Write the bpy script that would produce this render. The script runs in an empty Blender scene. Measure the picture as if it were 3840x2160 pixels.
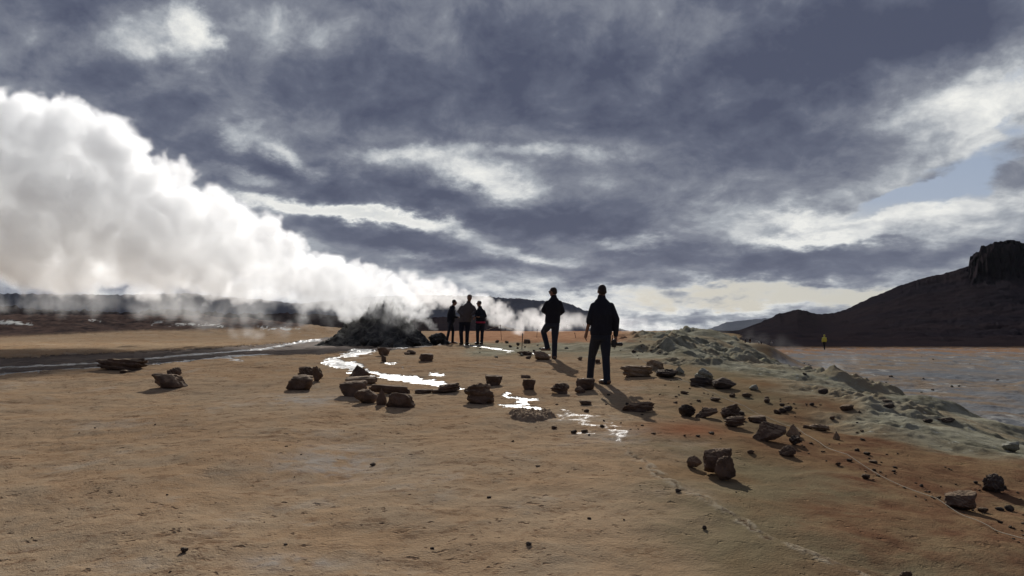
import bpy, math, random, time
import numpy as np
from mathutils import Vector, Matrix

sc = bpy.context.scene
COL = sc.collection
PI = math.pi
R = math.radians
F = 3050.0          # focal length of the phone camera in photo pixels (3840 wide)
EYE = 1.5           # camera height over the world origin
PITCH = R(3.0)

# ------------------------------------------------------------------ camera
cam = bpy.data.cameras.new('camera')
cam_ob = bpy.data.objects.new('camera', cam)
COL.objects.link(cam_ob)
cam.sensor_width = 36
cam.lens = 36 * F / 3840
cam.clip_start = 0.05
cam.clip_end = 60000
cam_ob.location = (0, 0, EYE)
cam_ob.rotation_euler = (PI / 2 + PITCH, 0, 0)
sc.camera = cam_ob

# ------------------------------------------------------------------ node helper
class NT:
    def __init__(s, tree):
        s.t = tree
    def n(s, typ, **kw):
        nd = s.t.nodes.new(typ)
        for k, v in kw.items():
            setattr(nd, k, v)
        return nd
    def put(s, sock, v):
        if v is None:
            return
        if isinstance(v, bpy.types.NodeSocket):
            s.t.links.new(v, sock)
        elif isinstance(v, (tuple, list)):
            if sock.type == 'RGBA' and len(v) == 3:
                v = (*v, 1)
            sock.default_value = v
        else:
            sock.default_value = v
    def m(s, op, a, b=None, c=None, clamp=False):
        nd = s.n('ShaderNodeMath', operation=op, use_clamp=clamp)
        for i, v in enumerate((a, b, c)):
            s.put(nd.inputs[i], v)
        return nd.outputs[0]
    def vm(s, op, a, b=None, sc_=None):
        nd = s.n('ShaderNodeVectorMath', operation=op)
        s.put(nd.inputs[0], a)
        s.put(nd.inputs[1], b)
        if sc_ is not None:
            s.put(nd.inputs['Scale'], sc_)
        return nd.outputs['Value'] if op in ('DOT_PRODUCT', 'LENGTH', 'DISTANCE') else nd.outputs[0]
    def noise(s, vec, scale, detail=4, rough=.55, dist=0, out='Fac', lac=2.0):
        nd = s.n('ShaderNodeTexNoise')
        s.put(nd.inputs['Vector'], vec)
        nd.inputs['Scale'].default_value = scale
        nd.inputs['Detail'].default_value = detail
        nd.inputs['Roughness'].default_value = rough
        nd.inputs['Distortion'].default_value = dist
        nd.inputs['Lacunarity'].default_value = lac
        return nd.outputs[out]
    def mix(s, f, a, b, typ='RGBA', blend='MIX'):
        nd = s.n('ShaderNodeMix', data_type=typ)
        if typ == 'RGBA':
            nd.blend_type = blend
            s.put(nd.inputs[0], f); s.put(nd.inputs[6], a); s.put(nd.inputs[7], b)
            return nd.outputs[2]
        s.put(nd.inputs[0], f); s.put(nd.inputs[2], a); s.put(nd.inputs[3], b)
        return nd.outputs[0]
    def ramp(s, f, stops, interp='LINEAR'):
        nd = s.n('ShaderNodeValToRGB')
        cr = nd.color_ramp
        cr.interpolation = interp
        while len(cr.elements) < len(stops):
            cr.elements.new(.5)
        for e, (p, c) in zip(cr.elements, stops):
            e.position = p
            e.color = (*c, 1) if len(c) == 3 else c
        s.put(nd.inputs[0], f)
        return nd.outputs[0]
    def rng(s, v, a, b, c=0.0, d=1.0, smooth=True):
        nd = s.n('ShaderNodeMapRange', interpolation_type='SMOOTHSTEP' if smooth else 'LINEAR')
        s.put(nd.inputs[0], v)
        for i, x in enumerate((a, b, c, d)):
            nd.inputs[i + 1].default_value = x
        return nd.outputs[0]

def srgb(r, g, b):
    f = lambda c: c / 12.92 if c <= .04045 else ((c + .055) / 1.055) ** 2.4
    return (f(r / 255), f(g / 255), f(b / 255))

def ray(px, py):
    x = (px - 1920) / F
    y = (1080 - py) / F
    return Vector((x, math.cos(PITCH) - y * math.sin(PITCH), math.sin(PITCH) + y * math.cos(PITCH)))

def at(px, py, Y):
    v = ray(px, py)
    v = v * (Y / v.y)
    return Vector((v.x, v.y, v.z + EYE))

# ------------------------------------------------------------------ sky (world) and sun
SUN_EL, SUN_AZ = R(24.5), R(-2.0)

def build_world():
    w = bpy.data.worlds.new("World")
    sc.world = w
    w.use_nodes = True
    nt = w.node_tree
    nt.nodes.clear()
    k = NT(nt)
    out = k.n('ShaderNodeOutputWorld')
    sky = k.n('ShaderNodeTexSky', sky_type='NISHITA')
    sky.sun_disc = False
    sky.sun_elevation = SUN_EL
    sky.sun_rotation = SUN_AZ
    sky.air_density = 1.2
    sky.dust_density = 1.5
    bg1 = k.n('ShaderNodeBackground')
    nt.links.new(sky.outputs[0], bg1.inputs[0])
    bg1.inputs[1].default_value = SKY_STRENGTH
    tc = k.n('ShaderNodeTexCoord')
    d = k.vm('NORMALIZE', tc.outputs['Generated'])
    sep = k.n('ShaderNodeSeparateXYZ')
    nt.links.new(d, sep.inputs[0])
    X, Y, Z = sep.outputs
    az = k.m('ARCTAN2', X, Y)
    el = k.m('ARCSINE', Z)
    cmb = k.n('ShaderNodeCombineXYZ')
    k.put(cmb.inputs[0], az); k.put(cmb.inputs[1], el)
    uv = cmb.outputs[0]
    # warp the layout so that cloud edges break up, finer and flatter low down
    cmb2 = k.n('ShaderNodeCombineXYZ')
    k.put(cmb2.inputs[0], az); k.put(cmb2.inputs[1], k.m('MULTIPLY', k.m('LOGARITHM', k.m('MULTIPLY_ADD', k.m('MAXIMUM', el, -.1), 6.0, 1.0), math.e), .62))
    aniso = cmb2.outputs[0]
    w1 = k.vm('SUBTRACT', k.noise(aniso, 5.0, 4, .6, out='Color'), (.5, .5, .5))
    w2 = k.vm('SUBTRACT', k.noise(aniso, 17.0, 6, .68, out='Color'), (.5, .5, .5))
    uvw = k.vm('ADD', uv, k.vm('MULTIPLY', w1, (.12, .05, 0)))
    uvw = k.vm('ADD', uvw, k.vm('MULTIPLY', w2, (.075, .042, 0)))
    def blobs(lst):
        acc = None
        for (cx, cy, rx, ry, ang, wt) in lst:
            v = ray(cx, cy).normalized()
            mp = k.n('ShaderNodeMapping', vector_type='TEXTURE')
            k.put(mp.inputs[0], uvw)
            mp.inputs['Location'].default_value = (math.atan2(v.x, v.y), math.asin(v.z), 0)
            mp.inputs['Rotation'].default_value = (0, 0, R(ang))
            mp.inputs['Scale'].default_value = (rx / F, ry / F, 1)
            r2 = k.vm('DOT_PRODUCT', mp.outputs[0], mp.outputs[0])
            e = k.m('EXPONENT', k.m('MULTIPLY', k.m('POWER', r2, 1.4), -1.0))
            acc = k.m('MULTIPLY_ADD', e, wt, acc if acc is not None else 0.0)
        return acc
    acc = blobs(BLOBS)
    # cloud relief: wide soft billows and fine ragged detail
    n1 = k.m('SUBTRACT', k.noise(aniso, 4.2, 6, .56, .5), .5)
    n2 = k.m('SUBTRACT', k.noise(k.vm('ADD', aniso, (3.1, 7.7, 0)), 15.0, 7, .62, .3), .5)
    bil = k.m('ABSOLUTE', k.m('SUBTRACT', k.noise(k.vm('ADD', aniso, (1.1, 2.7, 0)), 11.0, 5, .55, .2), .5))
    base = k.rng(el, -.01, .11, .40, .66)
    T = k.m('ADD', base, acc)
    T = k.m('MULTIPLY_ADD', n1, 1.0, T)
    T = k.m('MULTIPLY_ADD', n2, .62, T)
    T = k.m('MULTIPLY_ADD', k.m('SUBTRACT', bil, .08), -.55, T)
    n2u = k.m('SUBTRACT', k.noise(k.vm('ADD', aniso, (3.1, 7.735, 0)), 15.0, 7, .62, .3), .5)
    n1u = k.m('SUBTRACT', k.noise(k.vm('ADD', aniso, (0, .07, 0)), 4.2, 6, .56, .5), .5)
    rim = k.m('MULTIPLY_ADD', k.m('SUBTRACT', n1, n1u), .5, k.m('SUBTRACT', n2, n2u))
    T = k.m('MULTIPLY_ADD', rim, -.75, T)
    # small cumulus specks and streaks close to the horizon
    low = k.rng(el, .13, .02)
    n3 = k.m('SUBTRACT', k.noise(k.vm('MULTIPLY', uv, (1, 2.6, 1)), 24.0, 5, .6, .2), .5)
    T = k.m('MULTIPLY_ADD', k.m('MULTIPLY', n3, low), .9, T)
    T = k.m('ADD', T, k.rng(Y, .25, -.3, 0.0, .35))       # unseen cloud added behind the camera to cut the ambient light
    cloud = k.ramp(T, [(0.0, srgb(228, 229, 225)), (.12, srgb(236, 236, 232)), (.22, srgb(243, 243, 238)), (.36, srgb(214, 216, 216)), (.50, srgb(166, 171, 178)),
                       (.64, srgb(126, 131, 143)), (.82, srgb(94, 100, 118)), (1.0, srgb(74, 80, 101))])
    bg2 = k.n('ShaderNodeBackground')
    nt.links.new(cloud, bg2.inputs[0])
    bg2.inputs[1].default_value = 1.0
    # clear air: pale cream low, grey blue higher
    clear = k.ramp(k.m('MULTIPLY', el, 2.2), [(0, srgb(198, 202, 201)), (.05, srgb(204, 204, 195)), (.20, srgb(202, 203, 198)),
                                             (.32, srgb(158, 172, 194)), (.6, srgb(140, 158, 186))])
    bg3 = k.n('ShaderNodeBackground')
    nt.links.new(clear, bg3.inputs[0])
    bg3.inputs[1].default_value = 1.0
    ms0 = k.n('ShaderNodeMixShader')
    ms0.inputs[0].default_value = .9
    nt.links.new(bg1.outputs[0], ms0.inputs[1]); nt.links.new(bg3.outputs[0], ms0.inputs[2])
    op = k.m('MULTIPLY_ADD', n2, .9, k.m('SUBTRACT', T, k.m('MULTIPLY', blobs(CLEAR), .95)))
    cover = k.rng(op, -.42, .10)
    ms = k.n('ShaderNodeMixShader')
    nt.links.new(cover, ms.inputs[0])
    nt.links.new(ms0.outputs[0], ms.inputs[1]); nt.links.new(bg2.outputs[0], ms.inputs[2])
    nt.links.new(ms.outputs[0], out.inputs[0])
    w.cycles.sampling_method = 'MANUAL'
    w.cycles.sample_map_resolution = 512

SKY_STRENGTH = 0.06
# cloud layout by bearing and elevation (given through photo pixels): centre, radii, tilt, + thicker / - thinner
BLOBS = [
    (100, 60, 360, 120, 0, .22), (520, 120, 190, 75, 8, -.34), (180, 150, 130, 50, 0, -.20), (745, 105, 80, 110, 15, -.40),
    (1130, 130, 200, 70, 5, -.16), (580, 470, 380, 170, -20, .20), (1000, 490, 190, 90, -25, -.14), (880, 520, 60, 60, 40, -.26),
    (400, 230, 120, 60, 0, .12), (1750, 320, 640, 210, 3, .24), (1850, 80, 300, 120, 0, .05), (1120, 590, 120, 40, -15, -.32),
    (1480, 580, 200, 30, -4, -.25), (1800, 680, 230, 75, -12, -.42), (1950, 565, 380, 30, 0, -.24), (1290, 690, 360, 70, -6, .36),
    (900, 655, 160, 24, -6, -.28), (1180, 778, 400, 30, -6, -.48), (1560, 835, 320, 34, -7, -.42), (1430, 905, 400, 56, -7, .32),
    (1950, 950, 240, 30, -12, -.28), (2080, 850, 430, 66, -2, .30), (2350, 760, 320, 80, 10, .16), (1700, 760, 150, 40, 0, .15),
    (3060, 985, 520, 66, 3, .42), (2500, 960, 260, 52, 0, .26), (3090, 810, 210, 42, -4, -.36), (3080, 893, 230, 26, 2, -.40),
    (2330, 900, 130, 34, 0, -.30), (3000, 280, 640, 230, 12, .22), (3500, 60, 460, 110, 8, .22), (2450, 300, 360, 260, 0, .10),
    (3640, 400, 260, 150, 15, -.24), (3500, 500, 380, 230, 10, -.12), (3250, 850, 500, 160, 0, -.10), (3300, 560, 260, 70, 15, .14), (3660, 840, 240, 90, 6, -.20), (3500, 770, 160, 50, 8, -.2),
    (2800, 1110, 700, 56, 0, -.26), (3260, 1070, 80, 24, 0, .26), (2560, 1115, 90, 20, 0, .22), (2730, 1122, 70, 18, 0, .22),
    (2250, 1060, 100, 24, 0, .34), (2650, 1192, 340, 20, 0, .22), (1700, 1000, 190, 24, 0, .26), (1560, 955, 150, 18, 0, -.2),
    (2050, 1010, 280, 26, 0, .10), (1850, 1060, 300, 24, 0, -.12),
]
CLEAR = [(3640, 650, 230, 75, 12, 1.0), (3380, 745, 200, 34, 14, .85), (3830, 480, 60, 40, 0, .6), (2850, 1100, 620, 60, 2, .75), (3500, 1150, 400, 60, 0, .6), (3800, 260, 60, 50, 0, .5)]
build_world()

sun = bpy.data.lights.new('sun', 'SUN')
sun_ob = bpy.data.objects.new('sun', sun)
COL.objects.link(sun_ob)
sun.energy = 4.5
sun.angle = R(.5)
sun.color = (1, .965, .91)
sdir = Vector((math.sin(SUN_AZ) * math.cos(SUN_EL), math.cos(SUN_AZ) * math.cos(SUN_EL), math.sin(SUN_EL)))
sun_ob.rotation_euler = sdir.to_track_quat('Z', 'Y').to_euler()

sc.view_settings.view_transform = 'Standard'
sc.view_settings.look = 'None'
sc.view_settings.exposure = 0
sc.view_settings.gamma = 1
sc.cycles.use_denoising = True
sc.cycles.volume_bounces = 24
sc.cycles.max_bounces = 24
sc.cycles.diffuse_bounces = 3
sc.cycles.glossy_bounces = 2
sc.cycles.transparent_max_bounces = 8
sc.cycles.volume_max_steps = 512
sc.cycles.sample_clamp_direct = 2.5

# ------------------------------------------------------------------ numpy noise
def _h(ix, iy, s):
    n = (ix * 374761393 + iy * 668265263 + s * 974711) & 0xffffffff
    n = ((n ^ (n >> 13)) * 1274126177) & 0xffffffff
    return ((n ^ (n >> 16)) & 0xffff) / 65535.0

def vnoise(x, y, s=0):
    x = np.asarray(x, float); y = np.asarray(y, float)
    ix = np.floor(x).astype(np.int64); iy = np.floor(y).astype(np.int64)
    fx = x - ix; fy = y - iy
    def g(a, b):
        an = _h(ix + a, iy + b, s) * 2 * PI
        return np.cos(an) * (fx - a) + np.sin(an) * (fy - b)
    u = fx * fx * fx * (fx * (fx * 6 - 15) + 10); v = fy * fy * fy * (fy * (fy * 6 - 15) + 10)
    return ((g(0, 0) * (1 - u) + g(1, 0) * u) * (1 - v) + (g(0, 1) * (1 - u) + g(1, 1) * u) * v) * 1.5

def fbm(x, y, oct=4, s=0, gain=.5, ridged=False):
    a = 1.0; t = 0; f = 1.0
    for i in range(oct):
        n = vnoise(x * f, y * f, s + i * 17)
        if ridged:
            n = .5 - np.abs(n) * 1.4
        t = t + a * n
        a *= gain; f *= 2.03
    return t

def sst(a, b, x):
    t = np.clip((x - a) / (b - a), 0, 1)
    return t * t * (3 - 2 * t)

# ------------------------------------------------------------------ terrain height
GY = [-50, 0, 5, 8, 11, 15, 20, 29, 40, 60, 90, 150, 300, 6000]
GZ = [-1.8, -1.5, -1.42, -1.28, -1.14, -.98, -.73, -.52, -.50, -.42, -.22, -.10, -.8, -8]
PY = [0, 64, 94, 173, 300, 6000]
PZ = [-2.2, -2.2, -2.22, -3.25, -4, -8]
XAY = [0, 9, 12, 17.7, 23, 32, 60, 100, 200, 6000]
XAX = [6.5, 5.8, 5.4, 4.7, 4.2, 4.5, 9.5, 15, 40, 1500]
XBY = [0, 16.8, 21, 35, 64, 100, 200, 6000]
XBX = [11.5, 10.6, 9.3, 12.6, 18, 25.5, 60, 2200]
# green-grey mud hummocks along the brow: x, y, rx, ry, height
HUM = [(4.6, 27, 2.2, 2.0, .28), (7.4, 31, 2.4, 2.6, .62), (9.4, 37, 2.6, 3.0, .95), (6.4, 42, 4.0, 3.5, .30), (11.6, 46, 2.6, 4.0, 1.5),
       (14.6, 55, 2.8, 4.5, 1.5), (8.6, 27, 1.8, 2.0, .65), (7.6, 22.5, 1.7, 1.4, .55), (11.8, 41, 1.6, 2.0, .8), (9.8, 30.5, 1.3, 1.6, .6),
       (15.5, 50, 1.6, 2.4, .9), (7.0, 19.2, 1.3, 1.0, .36), (7.8, 17.6, 1.3, .8, .52), (8.5, 16.0, 1.0, .6, .42), (8.9, 14.6, 1.2, .7, .28),
       (3.0, 33, 2.6, 1.8, .2), (10.2, 24.5, .9, .8, .3), (1.5, 45, 4, 2, .12), (5.2, 24.2, 1.5, 1.2, .3)]

def Hz(x, y, detail=True):
    x = np.asarray(x, float); y = np.asarray(y, float)
    P = np.interp(y, GY, GZ)
    ang = x / np.maximum(y, 3.0)
    P = P - .085 * np.maximum(0, x - 1.6) * sst(17, 8, y)
    P = P + 1.9 * sst(42, 95, y) * sst(-.12, -.42, ang) * sst(3000, 400, y)
    P = P - .10 * sst(-2.5, -6, x) * sst(4, 9, y) * sst(26, 14, y)
    Q = np.interp(y, PY, PZ)
    xa = np.interp(y, XAY, XAX); xb = np.interp(y, XBY, XBX)
    s = np.clip((x - xa) / (xb - xa), 0, 1)
    S = s * s * (3 - 2 * s)
    z = P * (1 - S) + Q * S
    for (hx, hy, rx, ry, hh) in HUM:
        z = z + hh * np.exp(-((x - hx) / rx) ** 2 - ((y - hy) / ry) ** 2)
    if detail:
        g = green_zone(x, y)
        z = z + g * (.24 * fbm(x / 1.6, y / 1.9, 5, 3, .52, True) + .17 * fbm(x / .8, y / 1.1, 4, 6, .6) - .05) * sst(6, 18, y) * (.25 + .75 * sst(.25, .75, .5 + fbm(x / 3.5, y / 3.5, 2, 8)))
        z = z + .055 * fbm(x / 2.6, y / 2.6, 3, 11) * sst(2, 6, y)
        z = z + .012 * fbm(x / .35, y / .35, 3, 23) * sst(60, 20, y)
        pm = sst(-.5, 1.5, x - np.interp(y, XBY, XBX))
        z = z + pm * (.05 * fbm(x / 1.3, y / 1.6, 4, 19, .6) + .10 * np.maximum(0, fbm(x / 5, y / 6, 4, 29, .6) - .25)) * sst(160, 90, y)
        far = sst(40, 70, y) * sst(-.1, -.3, ang)
        z = z + far * .25 * fbm(x / 3.5, y / 3.5, 4, 31, .6)
    return z + EYE

def green_zone(x, y):
    xa = np.interp(y, XAY, XAX); xb = np.interp(y, XBY, XBX)
    w = fbm(x / 2.5, y / 2.5, 3, 41)
    return sst(-1.0, .6, x - xa + w) * sst(.8, -1.2, x - xb + w) * sst(120, 60, y)

def hit(px, py):
    v = ray(px, py)
    d = np.geomspace(3, 400, 3000)
    xs = v.x / v.y * d
    zr = EYE + v.z / v.y * d
    h = Hz(xs, d)
    idx = np.nonzero(zr <= h)[0]
    i = idx[0] if len(idx) else len(d) - 1
    return Vector((xs[i], d[i], h[i]))

def hz(x, y):
    return float(Hz(np.array([x]), np.array([y]))[0])

# ------------------------------------------------------------------ tags and mesh helpers
def tag(o, label=None, cat=None, group=None, kind=None):
    if label: o['label'] = label
    if cat: o['category'] = cat
    if group: o['group'] = group
    if kind: o['kind'] = kind
    return o

def link(o, parent=None):
    COL.objects.link(o)
    if parent is not None:
        o.parent = parent
    return o

def grid_mesh(name, V, nr, nc, wrap=False):
    """V: (nr*nc,3) vertices, rows x cols"""
    me = bpy.data.meshes.new(name)
    me.vertices.add(len(V))
    me.vertices.foreach_set('co', V.astype(np.float32).ravel())
    r = np.arange(nr - 1); c = np.arange(nc if wrap else nc - 1)
    rr, cc = np.meshgrid(r, c, indexing='ij')
    c2 = (cc + 1) % nc
    q = np.stack([rr * nc + cc, rr * nc + c2, (rr + 1) * nc + c2, (rr + 1) * nc + cc], -1).reshape(-1, 4)
    me.loops.add(q.size)
    me.loops.foreach_set('vertex_index', q.ravel().astype(np.int32))
    me.polygons.add(len(q))
    me.polygons.foreach_set('loop_start', (np.arange(len(q)) * 4).astype(np.int32))
    me.update(calc_edges=True)
    me.polygons.foreach_set('use_smooth', np.ones(len(q), bool))
    return me

# ------------------------------------------------------------------ materials
def new_mat(name):
    m = bpy.data.materials.new(name)
    m.use_nodes = True
    nt = m.node_tree
    nt.nodes.clear()
    k = NT(nt)
    k.out = k.n('ShaderNodeOutputMaterial')
    k.bsdf = k.n('ShaderNodeBsdfPrincipled')
    nt.links.new(k.bsdf.outputs[0], k.out.inputs[0])
    return m, k

def bump(k, h, strength, dist):
    b = k.n('ShaderNodeBump')
    b.inputs['Strength'].default_value = strength
    b.inputs['Distance'].default_value = dist
    k.put(b.inputs['Height'], h)
    k.t.links.new(b.outputs[0], k.bsdf.inputs['Normal'])

def simple_mat(name, col, rough=.8, var=.15, scale=8, bmp=0, bdist=.01, spec=.3):
    m, k = new_mat(name)
    tc = k.n('ShaderNodeTexCoord').outputs['Object']
    n = k.noise(tc, scale, 4, .6)
    f = k.m('MULTIPLY_ADD', k.m('SUBTRACT', n, .5), 2 * var, 1.0)
    c = k.vm('SCALE', col, None, f)
    k.put(k.bsdf.inputs['Base Color'], c)
    k.bsdf.inputs['Roughness'].default_value = rough
    k.bsdf.inputs['Specular IOR Level'].default_value = spec
    if bmp:
        bump(k, k.noise(tc, scale * 3, 5, .6), bmp, bdist)
    return m

def rock_mat(name, c1, c2, dust=None, bs=.6):
    m, k = new_mat(name)
    tc = k.n('ShaderNodeTexCoord').outputs['Object']
    rnd = k.n('ShaderNodeObjectInfo').outputs['Random']
    p = k.vm('ADD', tc, k.vm('SCALE', (7.1, 3.3, 5.9), None, rnd))
    n = k.noise(p, 6, 6, .65)
    c = k.mix(k.rng(n, .35, .65), c1, c2)
    fine = k.noise(p, 42, 4, .7)
    c = k.mix(k.rng(fine, .52, .75), c, tuple(x * .55 for x in c1))
    c = k.mix(k.m('MULTIPLY', k.rng(k.noise(p, 2.2, 2, .5), .5, .7), .5), c, tuple(x * 1.5 for x in c2))
    if dust:
        geo = k.n('ShaderNodeNewGeometry')
        sp = k.n('ShaderNodeSeparateXYZ')
        k.t.links.new(geo.outputs['Normal'], sp.inputs[0])
        up = k.m('ADD', sp.outputs[2], k.m('MULTIPLY', k.m('SUBTRACT', n, .5), .8))
        c = k.mix(k.m('MULTIPLY', k.rng(up, .45, .9), .7), c, dust)
    k.put(k.bsdf.inputs['Base Color'], c)
    k.bsdf.inputs['Roughness'].default_value = .9
    k.bsdf.inputs['Specular IOR Level'].default_value = .04
    bump(k, k.m('ADD', n, k.m('MULTIPLY', fine, .35)), bs, .03)
    return m

SAND = (.40, .262, .145)
M = {}
M['rock'] = rock_mat('brown_rock', (.10, .07, .052), (.17, .12, .088), (.33, .235, .15), .9)
M['rock_dark'] = rock_mat('dark_rock', (.055, .046, .042), (.105, .085, .07), (.24, .18, .125), .9)
M['rock_light'] = rock_mat('sandy_rock', (.21, .15, .10), (.31, .23, .155), (.40, .29, .19), .9)
M['rock_pale'] = rock_mat('grey_green_rock', (.19, .18, .14), (.30, .29, .23), (.36, .35, .28))
M['mound'] = rock_mat('scorched_mud', (.05, .05, .048), (.095, .092, .082), (.12, .115, .10), .6)

# ------------------------------------------------------------------ ground
def in_poly(px, py, poly):
    inside = np.zeros(px.shape, bool)
    n = len(poly)
    j = n - 1
    for i in range(n):
        xi, yi = poly[i]; xj, yj = poly[j]
        c = ((yi > py) != (yj > py)) & (px < (xj - xi) * (py - yi) / (yj - yi + 1e-9) + xi)
        inside ^= c
        j = i
    return inside

def seg_dist(px, py, pts, ys=1.0):
    best = np.full(px.shape, 1e9)
    for (x0, y0), (x1, y1) in zip(pts[:-1], pts[1:]):
        dx, dy = x1 - x0, (y1 - y0) * ys
        t = np.clip(((px - x0) * dx + (py - y0) * ys * dy) / (dx * dx + dy * dy), 0, 1)
        best = np.minimum(best, np.hypot(px - x0 - t * dx, (py - y0) * ys - t * dy))
    return best

WATER = [
    [(1307, 1305), (1360, 1300), (1418, 1305), (1410, 1318), (1367, 1331), (1299, 1338), (1273, 1343), (1299, 1353), (1363, 1360), (1366, 1372),
     (1388, 1391), (1470, 1405), (1534, 1408), (1619, 1421), (1687, 1438), (1751, 1457), (1726, 1461), (1640, 1446), (1512, 1434), (1418, 1412),
     (1384, 1399), (1316, 1399), (1299, 1384), (1235, 1376), (1211, 1357), (1230, 1341), (1278, 1335), (1282, 1328), (1316, 1317)],
    [(1446, 1359), (1490, 1361), (1486, 1367), (1448, 1365)],
    [(1597, 1396), (1664, 1398), (1659, 1411), (1625, 1409)],
    [(1856, 1474), (1888, 1473), (1939, 1488), (2016, 1494), (1975, 1508), (1968, 1521), (2050, 1538), (2030, 1545), (1985, 1536), (1885, 1520),
     (1945, 1507), (1900, 1492)],
]
DAMP = [
    [(2090, 1545), (2180, 1556), (2250, 1580), (2320, 1608), (2352, 1632), (2300, 1650), (2240, 1634), (2200, 1590), (2130, 1570)],
]
MUD = [
    [(-900, 1378), (0, 1339), (396, 1320), (792, 1301), (1118, 1278), (1200, 1268), (1300, 1255), (1680, 1280), (1700, 1290), (1500, 1312),
     (1300, 1316), (1190, 1330), (1000, 1330), (559, 1364), (0, 1403), (-900, 1460)],
]
LINES = [  # (points, half width px, strength)
    ([(-600, 1396), (0, 1370), (363, 1353), (559, 1336), (699, 1325), (997, 1301), (1118, 1280), (1200, 1272)], 3.6, .75),
    ([(-600, 1430), (0, 1396), (116, 1387), (363, 1373), (559, 1361), (699, 1349), (857, 1332), (1006, 1325)], 6.0, 1.0),
    ([(840, 1336), (900, 1352)], 5.0, .9), ([(1006, 1321), (1100, 1300), (1220, 1282)], 8.0, .3),
    ([(1740, 1293), (1800, 1299), (1925, 1317)], 2.5, .9), ([(1985, 1322), (2060, 1331)], 2.5, .8),
    ([(1500, 1372), (1560, 1388)], 1.8, .6), ([(1490, 1296), (1530, 1298)], 2.5, .8),
]
CRACK = [(2352, 1690), (2380, 1712), (2420, 1728), (2450, 1765), (2520, 1800), (2560, 1835), (2640, 1862), (2690, 1895), (2740, 1925), (2800, 1950),
         (2835, 1985), (2880, 2012), (2960, 2040), (3050, 2072), (3120, 2102), (3200, 2135), (3270, 2170), (3500, 2250)]

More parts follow.
